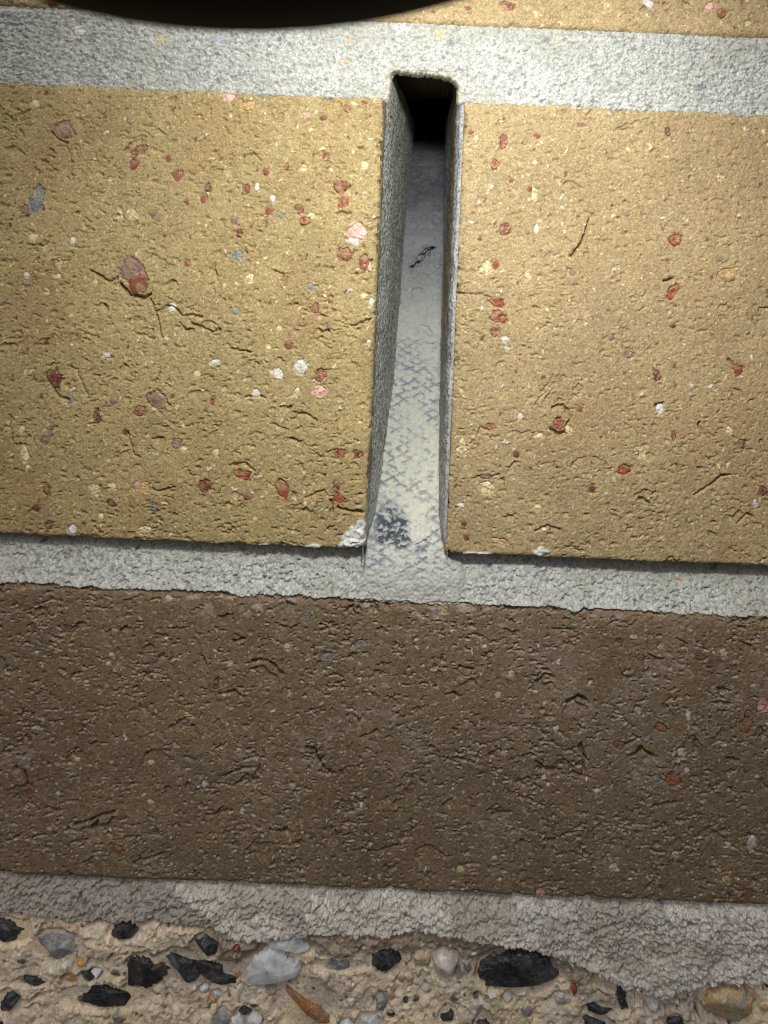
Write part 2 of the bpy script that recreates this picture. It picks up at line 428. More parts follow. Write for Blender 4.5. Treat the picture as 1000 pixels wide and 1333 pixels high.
def brick_field(x0, x1, z0, z1, base, seed, r_top, r_bot, r_l, r_r, n_tear, tear_amp, speck_amt=1.0, rough=1.0, tint=None, tilt=0.0, flake=0.6, dirt=None, lip=None, pthr=0.44, pitd=0.32):
    F = Field(x0, x1, z0, z1)
    F.base = base
    X, Z = F.X, F.Z
    H = F.H
    H += 0.22 * fbm(X, Z, 17, seed, 2) + 0.05 * fbm(X, Z, 4.5, seed + 3, 2)
    H += rough * (0.018 * fbm(X, Z * 1.5, 0.9, seed + 5, 2) + 0.035 * fbm(X, Z, 0.34, seed + 6, 1))
    # soft dragged texture from the wire cut, and crumbly patches
    drag = sstep(fbm(X, Z, 7, seed + 8, 3), 0.0, 0.35)
    H += rough * 0.03 * drag * fbm(X * 0.7, Z * 2.2, 0.8, seed + 9, 3, 0.6)
    # small pits
    f1, f2, idn = worley(X, Z, 0.95, seed + 12)
    H -= rough * np.where(idn > 0.62, 0.20 * (1 - sstep(f1, 0.05, 0.26)), 0)
    f1, f2, idn = worley(X + 0.3 * fbm(X, Z, 1, 3, 2), Z * 1.5, 2.6, seed + 13)
    H -= rough * np.where(idn > 0.72, 0.35 * (1 - sstep(f1 + 0.12 * fbm(X, Z, 0.6, 8, 2), 0.06, 0.24)), 0)
    # flaked lips: a stepped noise, in patches
    fl = fbm(X * 0.8, Z * 1.5, 2.6, seed + 26, 5, 0.6) * 5.0
    st = np.floor(fl) + sstep(fl - np.floor(fl), 0.0, 0.12)
    pat = sstep(fbm(X, Z, 4, seed + 27, 4), 0.20, 0.36)
    H += flake * 0.20 * pat * (st - fl)
    wx = X + 0.25 * fbm(X, Z, 0.6, seed + 34, 2)
    clus = 0.30 * fbm(X * 1.4, Z, 5, seed + 29, 4)
    ch = fbm(wx, Z * 2.1, 0.95, seed + 28, 4, 0.6) + clus
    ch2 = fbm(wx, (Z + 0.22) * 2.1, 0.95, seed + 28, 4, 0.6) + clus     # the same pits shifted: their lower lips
    pit = sstep(ch, pthr, pthr + 0.03)
    H -= pitd * pit * (0.6 + 2.0 * np.clip(ch - pthr, 0, 0.4))
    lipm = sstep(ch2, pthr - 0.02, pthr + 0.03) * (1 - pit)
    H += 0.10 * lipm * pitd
    C = F.C
    C[:] = base
    C *= (1 + 0.14 * fbm(X, Z, 9, seed + 15, 4) + 0.16 * fbm(X, Z, 0.8, seed + 16, 3))[..., None]
    if tint is not None:
        mixc(C, tint, 0.55 * sstep(fbm(X, Z, 12, seed + 18, 4), -0.05, 0.4))
    if lip is not None: mixc(C, lip, 0.55 * lipm)  # light on the lower pit lips, painted in as a paler colour
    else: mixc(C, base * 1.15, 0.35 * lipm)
    C *= (1 + 0.13 * RNG.standard_normal(X.shape).clip(-2, 2))[..., None]
    # specks: cream, red and dark grains of the clay body
    for sc, thr, rad, col, am, up in ((1.05, 0.74, 0.13, CREAM, 0.85, 0.05), (0.62, 0.72, 0.20, CREAM * 0.85, 0.55, 0.03), (2.4, 0.86, 0.11, CREAM * 1.05, 0.95, 0.08), (3.1, 0.80, 0.07, WHITE, 1.0, 0.12),
                                      (1.9, 0.88, 0.13, RED, 0.7, 0.04), (2.9, 0.88, 0.12, DRED, 0.8, -0.1), (1.5, 0.88, 0.13, MAUVE * 0.5, 0.7, -0.15)):
        if dirt is not None and sc < 3: col = col * 0.55 + dirt * (0.75 if col.mean() > 0.3 else 0.45)
        f1, f2, idn = worley(X + sc * 0.22 * fbm(X, Z, sc * 0.3, seed + 30, 2), Z + sc * 0.22 * fbm(X, Z, sc * 0.3, seed + 33, 2), sc, seed + int(sc * 10))
        mk = np.where(idn > thr, 1 - sstep(f1, rad * 0.55, rad * (0.8 + 0.6 * (idn - thr) / (1 - thr))), 0) * speck_amt
        mixc(C, col, mk * am); H += up * mk
    # tears
    rg = np.random.default_rng(seed)
    area = (x1 - x0) * (z1 - z0)
    for _ in range(int(n_tear * area / 1000)):
        cx, cz = rg.uniform(x0 + 1, x1 - 1), rg.uniform(z0 + 1, z1 - 1)
        if cx < FX0 - 3 or cx > FX1 + 3: 
            if rg.random() < 0.7: continue
        big = rg.random()
        wd = 0.28 + 1.5 * big ** 6
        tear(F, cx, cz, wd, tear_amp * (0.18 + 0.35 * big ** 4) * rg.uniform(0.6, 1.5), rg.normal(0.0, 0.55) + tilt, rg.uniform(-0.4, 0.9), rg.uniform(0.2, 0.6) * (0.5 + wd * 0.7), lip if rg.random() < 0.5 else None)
    # rounded, slightly ragged arrises
    wob = 0.25 * fbm(X, Z, 2.5, seed + 20, 4) + 0.35 * np.clip(fbm(X, Z, 5, seed + 24, 3), 0, 1)
    for e, r in ((z1 - Z, r_top), (Z - z0, r_bot), (X - x0, r_l), (x1 - X, r_r)):
        rr = r * (1 + 0.5 * wob + 1.6 * np.clip(fbm(X, Z, 2.2, seed + 36, 4, 0.6) - 0.22, 0, 1) * 2)
        e = np.clip(e + 0.0, 0, None)
        H -= rr - np.sqrt(np.clip(rr * rr - np.clip(rr - e, 0, None) ** 2, 0, None))
    return F

YEL = lin(160, 143, 101); TAN = lin(161, 142, 106); BRN = lin(116, 101, 80)

# upper brick
F = brick_field(-112, 118, Z_UB, Z_UB + 76, lin(168, 148, 110), 60, 1.2, 0.9, 2, 2, 80, 0.9)
br = None
ub_items = [(660, 8, 20, 12, 'r', 20), (700, 18, 12, 8, 'c'), (940, 16, 14, 12, 'r', 40), (925, 8, 12, 10, 'p'), (67, 4, 10, 8, 'r'), (845, 3, 18, 8, 'w', 30),
            (790, 6, 8, 6, 'c'), (610, 10, 8, 6, 'r'), (975, 30, 8, 8, 'c')]
crack(F, [(835, 12), (850, 4), (870, 2)], 0.25, 0.6); crack(F, [(590, 22), (612, 16)], 0.2, 0.4)
def finish_brick(F, items, seed, dirt=None):
    hold = empty("tmp")
    inclusions(F, hold, items, seed, dirt=dirt)
    b = build_sheet("brick", F, M_brick, wall, back=110, wob=0.22, seed=seed)
    for c in list(hold.children): c.parent = b
    bpy.data.objects.remove(hold)
    return b
b = finish_brick(F, ub_items, 3)
b["label"] = "tan brick of the top course above the pale mortar joint"

# left middle brick
F = brick_field(HL - 230, HL, Z_MB, Z_TM + 0.9, YEL, 70, 1.5, 0.8, 2, 1.0, 120, 1.3, pthr=0.405, pitd=0.4, tint=lin(150, 128, 90))
for pts, wd, dp in (
    ([(153, 362), (140, 366), (128, 358), (118, 352)], 0.28, 1.0), ([(157, 372), (168, 384), (186, 388), (198, 383)], 0.45, 1.6),
    ([(196, 390), (206, 418), (211, 440)], 0.2, 0.7), ([(66, 172), (76, 182), (88, 187)], 0.28, 0.9), ([(84, 186), (93, 212), (92, 230)], 0.15, 0.4),
    ([(484, 340), (472, 346)], 0.25, 0.9), ([(457, 423), (468, 422), (482, 415)], 0.22, 0.8), ([(440, 662), (452, 664), (470, 668)], 0.4, 1.4),
    ([(432, 668), (430, 650)], 0.3, 1.0), ([(438, 548), (442, 566)], 0.18, 0.5), ([(320, 516), (345, 518)], 0.2, 0.7), ([(190, 524), (215, 518), (222, 530)], 0.22, 0.7),
    ([(205, 404), (225, 398), (240, 410), (262, 412)], 0.22, 0.8), ([(250, 420), (275, 432), (285, 428)], 0.25, 0.8), ([(300, 452), (325, 460)], 0.22, 0.7),
    ([(316, 204), (330, 198), (340, 208)], 0.2, 0.6), ([(186, 632), (205, 640), (228, 634)], 0.22, 0.7), ([(12, 540), (15, 575)], 0.2, 0.5),
    ([(60, 488), (70, 510), (88, 522)], 0.3, 0.9), ([(88, 478), (100, 482), (112, 512)], 0.18, 0.5), ([(382, 536), (400, 540), (412, 548)], 0.2, 0.6),
    ([(300, 606), (318, 602), (330, 612)], 0.2, 0.6), ([(408, 440), (430, 452), (425, 470)], 0.15, 0.4), ([(352, 552), (375, 560)], 0.15, 0.4),
    ([(40, 320), (60, 319)], 0.22, 0.6), ([(455, 240), (446, 250)], 0.2, 0.5), ([(438, 278), (456, 278)], 0.3, 0.8), ([(166, 562), (172, 590), (182, 596)], 0.2, 0.6)):
    crack(F, pts, wd, dp)
for a in ((205, 330, 3.0, .35, -.2), (110, 430, 2.6, .3, .3), (60, 440, 3, .35, .2), (270, 415, 2.5, .5, .1), (330, 470, 2.2, .5, 0), (416, 480, 1.6, .5, .4),
          (340, 560, 2, .3, -.3), (105, 300, 2, .3, 0), (440, 540, 1.8, .4, 1.2), (385, 655, 2, .35, 0), (250, 510, 1.6, .4, .2), (380, 390, 1.6, .3, .5), (490, 285, 1, .6, .3)):
    cx, cz = P(a[0], a[1]); tear(F, cx, cz, a[2], a[3], a[4], 0.5, 1.0)
L_items = [(171, 352, 36, 34, 'm', 60), (178, 366, 34, 34, 'r', 15), (83, 168, 28, 22, 'm', 20), (47, 260, 18, 32, 'g', 10), (32, 273, 13, 15, 'm'), (180, 196, 15, 22, 'r', 70), (174, 215, 12, 14, 'r', 30),
    (218, 206, 8, 10, 'r'), (230, 228, 13, 13, 'r'), (271, 246, 13, 12, 'd'), (264, 259, 8, 11, 'r'), (243, 263, 6, 8, 'r'), (320, 248, 12, 13, 'r'), (349, 274, 9, 9, 'r'),
    (389, 272, 13, 13, 'r'), (396, 287, 14, 14, 'b'), (404, 281, 9, 8, 'c'), (443, 242, 16, 19, 'r', 20), (447, 263, 15, 16, 'b'), (424, 204, 8, 14, 'r'), (347, 223, 9, 11, 'r'),
    (464, 302, 26, 24, 'p', 40), (461, 314, 15, 13, 'w'), (449, 331, 22, 16, 'r', 30), (474, 342, 14, 20, 'r', -20), (478, 345, 9, 14, 'p', -60), (308, 333, 15, 16, 'g', 30), (325, 361, 11, 13, 'c'), (311, 304, 9, 12, 'd'),
    (305, 288, 11, 9, 'm'), (243, 343, 7, 13, 'r'), (174, 278, 10, 17, 'c', -30), (156, 279, 7, 10, 'c'), (199, 279, 9, 9, 'm'), (43, 309, 11, 9, 'c'), (97, 313, 7, 10, 'w'), (35, 359, 7, 7, 'w'), (298, 126, 18, 15, 'p'),
    (324, 137, 19, 13, 'o'), (44, 135, 9, 11, 'c', 40), (59, 120, 7, 8, 'r'), (452, 142, 12, 8, 'r', 20), (421, 153, 10, 8, 'r'), (399, 149, 10, 6, 'p'), (392, 478, 19, 20, 'w', 20), (363, 487, 15, 13, 'w'), (280, 471, 16, 8, 'w', -10),
    (256, 487, 8, 10, 'c'), (333, 512, 12, 9, 'w'), (385, 510, 8, 13, 'c', 20), (369, 525, 8, 5, 'c'), (364, 428, 7, 8, 'c'), (349, 452, 7, 8, 'c'), (376, 450, 11, 9, 'r'), (418, 489, 16, 16, 'r'), (416, 508, 17, 18, 'p', 20),
    (71, 495, 15, 28, 'd', -35), (90, 520, 9, 10, 'g'), (180, 536, 16, 13, 'r', -20), (205, 522, 28, 24, 'm', 10), (147, 522, 11, 9, 'm'), (125, 543, 10, 17, 'd'), (163, 561, 9, 10, 'd'), (60, 572, 14, 22, 'm', 20),
    (31, 592, 11, 20, 'c', -15), (36, 608, 7, 6, 'c'), (229, 578, 14, 14, 'm'), (239, 584, 7, 7, 'c'), (315, 618, 25, 14, 'b', 10), (368, 637, 18, 24, 'b', -20), (323, 647, 11, 9, 'r'), (267, 634, 18, 15, 'd'), (440, 651, 17, 18, 'b'),
    (438, 636, 12, 13, 'd'), (443, 590, 14, 12, 'b'), (466, 592, 12, 13, 'd'), (190, 634, 19, 15, 'o', 20), (120, 636, 12, 11, 'c'), (146, 634, 11, 9, 'c'), (61, 639, 10, 18, 'd', -10), (47, 661, 11, 10, 'd'),
    (143, 655, 13, 10, 'd', 10), (63, 684, 12, 13, 'd'), (94, 689, 10, 18, 'w'), (187, 691, 20, 14, 'c'), (200, 663, 8, 10, 'g'), (131, 672, 6, 9, 'c'), (282, 590, 8, 10, 'c'), (483, 394, 7, 14, 'w'), (473, 384, 8, 8, 'c'),
    (180, 632, 9, 9, 'p'), (28, 560, 8, 8, 'c'), (60, 562, 8, 6, 'c'), (410, 403, 10, 14, 'r'), (404, 374, 11, 7, 'g', 30), (76, 360, 9, 7, 'c'), (124, 367, 6, 6, 'c'), (78, 342, 6, 10, 'c'), (60, 379, 8, 7, 'c'),
    (475, 215, 9, 10, 'c'), (395, 220, 9, 8, 'c'), (372, 217, 6, 12, 'r'), (335, 243, 6, 9, 'w'), (355, 258, 6, 8, 'w'), (366, 280, 7, 6, 'g'), (306, 405, 9, 8, 'g'), (225, 400, 10, 11, 'w'), (138, 462, 12, 7, 'w'), (480, 445, 6, 7, 'w'), (277, 522, 6, 11, 'r'), (427, 426, 7, 10, 'm')]
# mortar smeared on the corner by the hole
for (px, py, a, b_) in ((462, 700, 2.3, 1.9), (470, 686, 1.1, 1.6), (455, 708, 2.4, 0.8), (403, 714, 2.2, 0.6), (340, 712, 1.5, 0.4)):
    cx, cz = P(px, py); bx, r = ell(F, cx, cz, a, b_, 0.3, 12, 1.6, 0.5)
    mk = 1 - sstep(r, 0.75, 1.0)
    mixc(F.C[bx], lin(205, 207, 203), mk); F.H[bx] += mk * (0.28 + 0.15 * fbm(F.X[bx], F.Z[bx], 0.7, 9, 3)) 
b = finish_brick(F, L_items, 5)
b["label"] = "yellow brick left of the weep hole, dotted with red and cream stones"

# right middle brick
F = brick_field(HR, HR + 230, Z_MB, Z_TM + 0.9, TAN, 80, 1.5, 0.8, 1.1, 2, 75, 0.95, tint=lin(158, 134, 98), rough=0.9)
for pts, wd, dp in (
    ([(767, 285), (762, 305), (755, 318), (745, 334)], 0.3, 1.2), ([(798, 170), (815, 162), (832, 158), (845, 162)], 0.15, 0.5), ([(735, 240), (746, 238), (758, 246)], 0.2, 0.6),
    ([(762, 150), (772, 146)], 0.2, 0.4), ([(590, 382), (605, 383), (622, 382), (636, 386)], 0.2, 0.7), ([(720, 532), (735, 526), (745, 544), (738, 556)], 0.3, 0.8), ([(718, 560), (726, 568), (738, 562)], 0.35, 1.2),
    ([(693, 530), (706, 517), (714, 508)], 0.12, 0.35), ([(704, 512), (716, 498), (720, 488)], 0.12, 0.35), ([(716, 512), (724, 500), (730, 480)], 0.10, 0.3), ([(704, 430), (716, 420), (722, 436)], 0.15, 0.4), ([(865, 366), (876, 362)], 0.35, 1.2),
    ([(948, 468), (955, 476), (964, 482)], 0.25, 0.8), ([(620, 622), (634, 624), (648, 618)], 0.18, 0.6), ([(925, 632), (940, 618), (950, 620)], 0.25, 0.8), ([(905, 644), (925, 632)], 0.2, 0.6),
    ([(960, 682), (972, 670), (982, 676)], 0.25, 0.8), ([(696, 692), (712, 686), (730, 690)], 0.22, 0.7), ([(832, 650), (845, 655)], 0.25, 0.8), ([(855, 528), (862, 526)], 0.35, 0.9),
    ([(832, 405), (840, 401)], 0.2, 0.5), ([(760, 275), (772, 280)], 0.15, 0.4), ([(912, 550), (914, 564)], 0.35, 0.9), ([(990, 575), (996, 590)], 0.2, 0.4)):
    crack(F, pts, wd, dp)
for a in ((680, 560, 2.2, .35, .1), (838, 640, 2.0, .4, .1), (955, 668, 2.2, .4, .3), (745, 710, 2.0, .4, 0), (700, 420, 2, .25, .4), (940, 620, 1.6, .4, .5), (900, 520, 1.4, .3, 1), (650, 470, 1.4, .3, .3), (710, 515, 2.6, .4, .9)):
    cx, cz = P(a[0], a[1]); tear(F, cx, cz, a[2], a[3], a[4], 0.5, 1.0)
R_items = [(656, 183, 12, 19, 'r', 10), (644, 214, 10, 14, 'b'), (658, 298, 16, 18, 'r', 30), (696, 253, 7, 20, 'c'), (631, 349, 14, 22, 'c', 20), (645, 345, 9, 11, 'b'), (699, 298, 8, 13, 'w'), (687, 358, 8, 14, 'c'),
    (647, 393, 23, 11, 'b', 20), (648, 412, 22, 14, 'b', 15), (645, 432, 12, 16, 'r', 10), (658, 442, 9, 9, 'w'), (880, 311, 14, 16, 'b'), (877, 380, 13, 26, 'b', 15), (870, 340, 6, 6, 'm'), (949, 357, 24, 18, 'o', -10),
    (870, 171, 7, 12, 'd'), (757, 163, 11, 5, 'm'), (701, 177, 6, 7, 'r'), (690, 247, 7, 9, 'r'), (745, 355, 8, 9, 'm'), (797, 440, 9, 8, 'm'), (820, 462, 13, 8, 'm', -15), (857, 489, 12, 14, 'd', 10), (960, 481, 12, 18, 'b', -40), (877, 424, 8, 7, 'd'),
    (860, 534, 10, 15, 'w', 10), (837, 590, 10, 19, 'c', -10), (833, 584, 12, 8, 'c'), (812, 612, 17, 15, 'b'), (878, 568, 6, 14, 'd'), (966, 578, 11, 14, 'd'), (949, 561, 8, 13, 'c'), (770, 636, 9, 10, 'd'), (755, 533, 8, 8, 'r'),
    (728, 553, 14, 18, 'b', -20), (741, 560, 10, 14, 'c', -20), (638, 556, 13, 8, 'b', -10), (602, 586, 14, 12, 'c'), (601, 575, 8, 8, 'c'), (634, 635, 18, 17, 'c', 30), (634, 621, 20, 6, 'm', 10), (700, 567, 10, 10, 'c'), (994, 640, 11, 13, 'd'),
    (983, 656, 6, 12, 'w'), (604, 682, 8, 7, 'd'), (607, 701, 7, 8, 'd'), (648, 705, 20, 10, 'o', 10), (677, 541, 7, 8, 'w'), (798, 281, 6, 6, 'c'), (937, 231, 7, 9, 'c'), (716, 560, 6, 6, 'w'), (625, 310, 6, 6, 'r'), (665, 235, 7, 6, 'r'),
    (816, 280, 10, 5, 'm'), (936, 338, 9, 6, 'm'), (672, 592, 10, 10, 'd'), (600, 658, 8, 6, 'w'), (613, 172, 8, 6, 'r'), (700, 661, 9, 7, 'c')]
for (px, py, a, b_) in ((705, 718, 1.5, 0.9), (618, 722, 2.6, 0.5), (820, 738, 2.0, 0.4)):
    cx, cz = P(px, py); bx, r = ell(F, cx, cz, a, b_, 0.1, 12, 1.6, 0.5)
    mk = 1 - sstep(r, 0.75, 1.0)
    mixc(F.C[bx], lin(205, 207, 203), mk); F.H[bx] += mk * 0.3
b = finish_brick(F, R_items, 6)
b["label"] = "tan brick right of the weep hole with a slanting groove in its face"

# lower brick
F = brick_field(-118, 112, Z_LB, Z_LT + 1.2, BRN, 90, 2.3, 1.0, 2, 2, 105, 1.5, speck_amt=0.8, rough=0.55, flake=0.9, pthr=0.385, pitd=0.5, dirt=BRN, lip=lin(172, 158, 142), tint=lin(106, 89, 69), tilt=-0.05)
X, Z = F.X, F.Z
mk = sstep(fbm(X, Z * 1.4, 11, 123, 4), 0.12, 0.45) * sstep(fbm(X, Z * 1.6, 1.6, 124, 4), -0.1, 0.35)
mixc(F.C, lin(146, 130, 122), 0.5 * mk)
for _c, _t in ((lin(176, 166, 150), 0.47), (lin(60, 44, 36), 0.50)):
    mixc(F.C, _c, 0.6 * sstep(fbm(X * 0.7, Z * 1.4, 0.7, 127 + int(_t * 100), 3, 0.6), _t, _t + 0.08))                              # pale bloom on torn patches
mixc(F.C, lin(140, 118, 94), 0.5 * sstep(Z, Z_LT - 2.6, Z_LT - 0.6))  # light on the rounded top arris, painted into the colour
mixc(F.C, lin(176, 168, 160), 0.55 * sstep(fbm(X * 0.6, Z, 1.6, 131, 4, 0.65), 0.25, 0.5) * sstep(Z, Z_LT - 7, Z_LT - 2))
for pts, wd, dp in (
    ([(330, 862), (340, 857), (352, 862), (360, 872), (368, 880)], 0.45, 1.2), ([(398, 972), (410, 978), (418, 996), (436, 1008)], 0.4, 1.1), ([(292, 1010), (318, 1000), (338, 998)], 0.3, 0.9),
    ([(285, 904), (305, 902), (318, 910)], 0.3, 0.8), ([(304, 835), (318, 832)], 0.35, 0.9), ([(450, 796), (456, 790), (464, 800)], 0.3, 0.9), ([(700, 890), (708, 878), (720, 882)], 0.35, 0.9), ([(740, 913), (752, 908), (764, 912)], 0.5, 1.5),
    ([(718, 822), (735, 818), (752, 824)], 0.2, 0.5), ([(582, 903), (592, 902), (596, 908)], 0.35, 0.9), ([(600, 868), (615, 872)], 0.3, 0.9), ([(755, 968), (762, 985), (760, 1005)], 0.45, 1.2), ([(700, 992), (718, 1002), (730, 1003)], 0.35, 0.9),
    ([(745, 1008), (768, 1012)], 0.3, 0.8), ([(815, 968), (835, 960)], 0.35, 1.0), ([(822, 985), (836, 976), (850, 985)], 0.5, 1.3), ([(98, 1075), (120, 1066), (150, 1056)], 0.35, 1.0), ([(120, 1080), (128, 1068)], 0.3, 0.8),
    ([(18, 1003), (30, 1006), (34, 1018)], 0.4, 1.1), ([(60, 1052), (78, 1058)], 0.3, 0.8), ([(235, 940), (252, 944)], 0.3, 0.8), ([(240, 985), (254, 990)], 0.35, 0.8), ([(700, 1000), (722, 1006)], 0.3, 0.8),
    ([(355, 1080), (376, 1084)], 0.35, 1.0), ([(270, 1062), (300, 1056)], 0.25, 0.7), ([(590, 985), (612, 990)], 0.3, 0.7), ([(470, 960), (490, 950)], 0.25, 0.7), ([(880, 832), (895, 838)], 0.25, 0.6), ([(935, 1085), (950, 1078)], 0.3, 0.8),
    ([(640, 1060), (665, 1056)], 0.3, 0.7), ([(480, 1108), (520, 1102)], 0.25, 0.7), ([(180, 1120), (215, 1112)], 0.25, 0.7), ([(850, 1050), (880, 1046)], 0.25, 0.7), ([(945, 988), (960, 990)], 0.4, 1.0)):
    crack(F, pts, wd, dp)
for a in ((350, 872, 3.2, .6, -.5), (210, 860, 2.4, .5, 0), (420, 990, 4, .6, -.9), (235, 935, 3, .6, 0), (200, 980, 3.5, .5, .3), (320, 1003, 3.2, .7, .3), (745, 985, 4, .6, .1), (835, 980, 3, .7, .2), (708, 885, 2.5, .6, 0),
          (750, 912, 2.5, .8, 0), (130, 1065, 4, .7, .3), (610, 885, 2.2, .5, .1), (340, 1090, 3, .5, .1), (500, 860, 2, .5, .1), (650, 975, 3, .4, 0), (900, 960, 2.4, .5, .1), (930, 1080, 3, .5, -.2), (560, 1100, 3.2, .5, .1), (60, 900, 2.4, .4, 0),
          (720, 1090, 3, .5, .2), (450, 1040, 2.6, .5, .2), (100, 980, 2.6, .4, 0), (35, 1020, 3, .7, -.4)):
    cx, cz = P(a[0], a[1]); tear(F, cx, cz, a[2], a[3], a[4], 0.6, 1.3)
B_items = [(30, 792, 13, 10, 'd'), (212, 866, 28, 17, 'm', 10), (90, 819, 15, 8, 'd', 20), (48, 850, 6, 6, 'w'), (75, 846, 9, 6, 'c'), (112, 890, 7, 10, 'c'), (168, 769, 13, 8, 'w'), (320, 918, 14, 8, 'd'), (280, 893, 9, 12, 'd'), (300, 865, 7, 10, 'c'),
    (141, 864, 7, 6, 'c'), (145, 853, 7, 8, 'c'), (367, 987, 15, 13, 'r'), (35, 1034, 20, 17, 'd', 20), (153, 1107, 20, 13, 'r', 40), (195, 994, 9, 8, 'c'), (266, 1022, 8, 10, 'w'), (100, 990, 8, 7, 'c'), (240, 930, 20, 9, 'o', 10), (243, 943, 18, 7, 'm', 5),
    (315, 1058, 6, 10, 'w'), (196, 1045, 10, 7, 'c', 20), (311, 977, 6, 6, 'c'), (75, 1032, 6, 6, 'w'), (470, 838, 14, 7, 'g'), (373, 843, 9, 10, 'c'), (398, 803, 14, 12, 'g', 20), (428, 855, 18, 8, 'g', -20), (220, 780, 9, 9, 'w'),
    (745, 833, 13, 7, 'r'), (815, 808, 8, 7, 'r'), (942, 849, 9, 10, 'c'), (912, 855, 15, 12, 'd'), (927, 872, 10, 9, 'd'), (971, 946, 20, 20, 'r', 30), (974, 931, 12, 11, 'r'), (861, 948, 17, 12, 'r', 20), (842, 962, 15, 12, 'g', 20), (806, 971, 15, 12, 'd', 20),
    (874, 1015, 24, 21, 'b', 20), (856, 1014, 16, 11, 'g', 10), (886, 980, 9, 14, 'w', 20), (896, 930, 8, 12, 'w'), (895, 1003, 8, 7, 'w'), (991, 916, 14, 22, 'p', 15), (979, 1098, 12, 18, 'w', 10), (798, 1129, 12, 10, 'w'), (808, 935, 8, 6, 'c'),
    (535, 1028, 14, 9, 'd', -30), (974, 1168, 15, 20, 'd'), (946, 1146, 11, 15, 'o', 20), (704, 1163, 16, 12, 'p'), (740, 1166, 22, 8, 'd'), (648, 905, 8, 9, 'c'), (725, 949, 7, 9, 'w'), (665, 878, 7, 10, 'c'), (770, 891, 8, 6, 'w'), (656, 979, 8, 8, 'w'),
    (825, 829, 10, 6, 'c'), (606, 875, 22, 10, 'm', 10), (835, 857, 12, 8, 'd'), (708, 1013, 6, 9, 'w'), (779, 1030, 7, 8, 'w'), (643, 1117, 7, 7, 'c'), (600, 1132, 9, 9, 'c'), (949, 1101, 10, 8, 'c'), (880, 1112, 9, 6, 'c'), (630, 841, 7, 6, 'w'), (579, 793, 9, 14, 'c')]
b = finish_brick(F, B_items, 8, dirt=BRN)
b["label"] = "dark brown brick of the lowest course, pitted and torn"

# ------------------------------------------------------------------ mortar
MORT = lin(176, 178, 173)
def sandy(F, seed, amp=1.0, base=MORT):
    X, Z = F.X, F.Z
    F.H += 0.12 * fbm(X, Z, 6, seed, 3) + amp * 0.14 * fbm(X, Z, 1.6, seed + 2, 4)
    F.C[:] = base
    F.C *= (1 + 0.10 * fbm(X, Z, 5, seed + 4, 3) + 0.12 * fbm(X, Z, 0.6, seed + 6, 2))[..., None]
    for sc, am in ((0.5, 0.13), (0.85, 0.16)):
        f1, f2, idn = worley(X, Z, sc, seed + int(sc * 10))
        F.H += amp * am * (np.sqrt(np.clip(1 - (f1 / 0.6) ** 2, 0, 1)) - 0.5) * (0.4 + idn)
        edge = 1 - sstep(f2 - f1, 0.02, 0.16)
        F.H -= amp * 0.05 * edge
        mixc(F.C, base * 0.62, np.where(idn > 0.88, 0.8, 0) * (1 - sstep(f1, 0.3, 0.5)))
        mixc(F.C, base * 1.12, np.where(idn < 0.10, 0.8, 0) * (1 - sstep(f1, 0.3, 0.5)))
    f1, f2, idn = worley(X + 0.2 * fbm(X, Z, .5, 2, 2), Z * 1.3, 1.7, seed + 20)
    F.H -= amp * np.where(idn > 0.7, 0.45 * (1 - sstep(f1, 0.04, 0.2)), 0)
    F.C *= (1 + 0.12 * RNG.standard_normal(X.shape).clip(-2, 2))[..., None]
    rd = np.abs(fbm(X, Z * 1.4, 1.1, seed + 33, 4, 0.6))
    F.H -= amp * 0.22 * (1 - sstep(rd, 0.0, 0.05)) * sstep(fbm(X, Z, 3, seed + 35, 3), -0.1, 0.2)
    g = fbm(X * 0.6, Z * 1.5, 0.62, seed + 24, 4, 0.65)
    F.H -= amp * 0.22 * sstep(g, 0.22, 0.30)
    mixc(F.C, base * 0.5, 0.55 * sstep(fbm(X, Z, 0.45, seed + 26, 2), 0.32, 0.5))
    mixc(F.C, np.minimum(base * 1.25, 0.8), 0.5 * sstep(fbm(X, Z, 0.5, seed + 28, 2), 0.34, 0.5))
    mixc(F.C, base * np.array([0.86, 0.84, 0.78]), 0.6 * sstep(fbm(X, Z * 1.5, 9, seed + 30, 4), 0.05, 0.35))
    f1, f2, idn = worley(X, Z, 2.3, seed + 22)
    mixc(F.C, lin(120, 122, 130), np.where(idn > 0.9, 0.75, 0) * (1 - sstep(f1, 0.12, 0.2)))

# top bed joint with the notch of the hole
F = Field(-110, 110, Z_TM - 1.6, Z_UB + 1.2)
sandy(F, 200, 1.15)
X, Z = F.X, F.Z
F.H -= 0.12
lo = Z_TM + 0.32 * fbm(X, Z * 0.4, 2.0, 210, 5, 0.6) + 0.35 * np.clip(fbm(X, Z * 0, 8, 214, 2), 0, 1)
F.H -= np.clip(lo - Z, 0, None) * 3.0
F.H -= np.exp(-((Z_UB - 0.1 - Z) / 0.35) ** 2) * 0.35 + np.clip(Z - Z_UB, 0, None) * 2
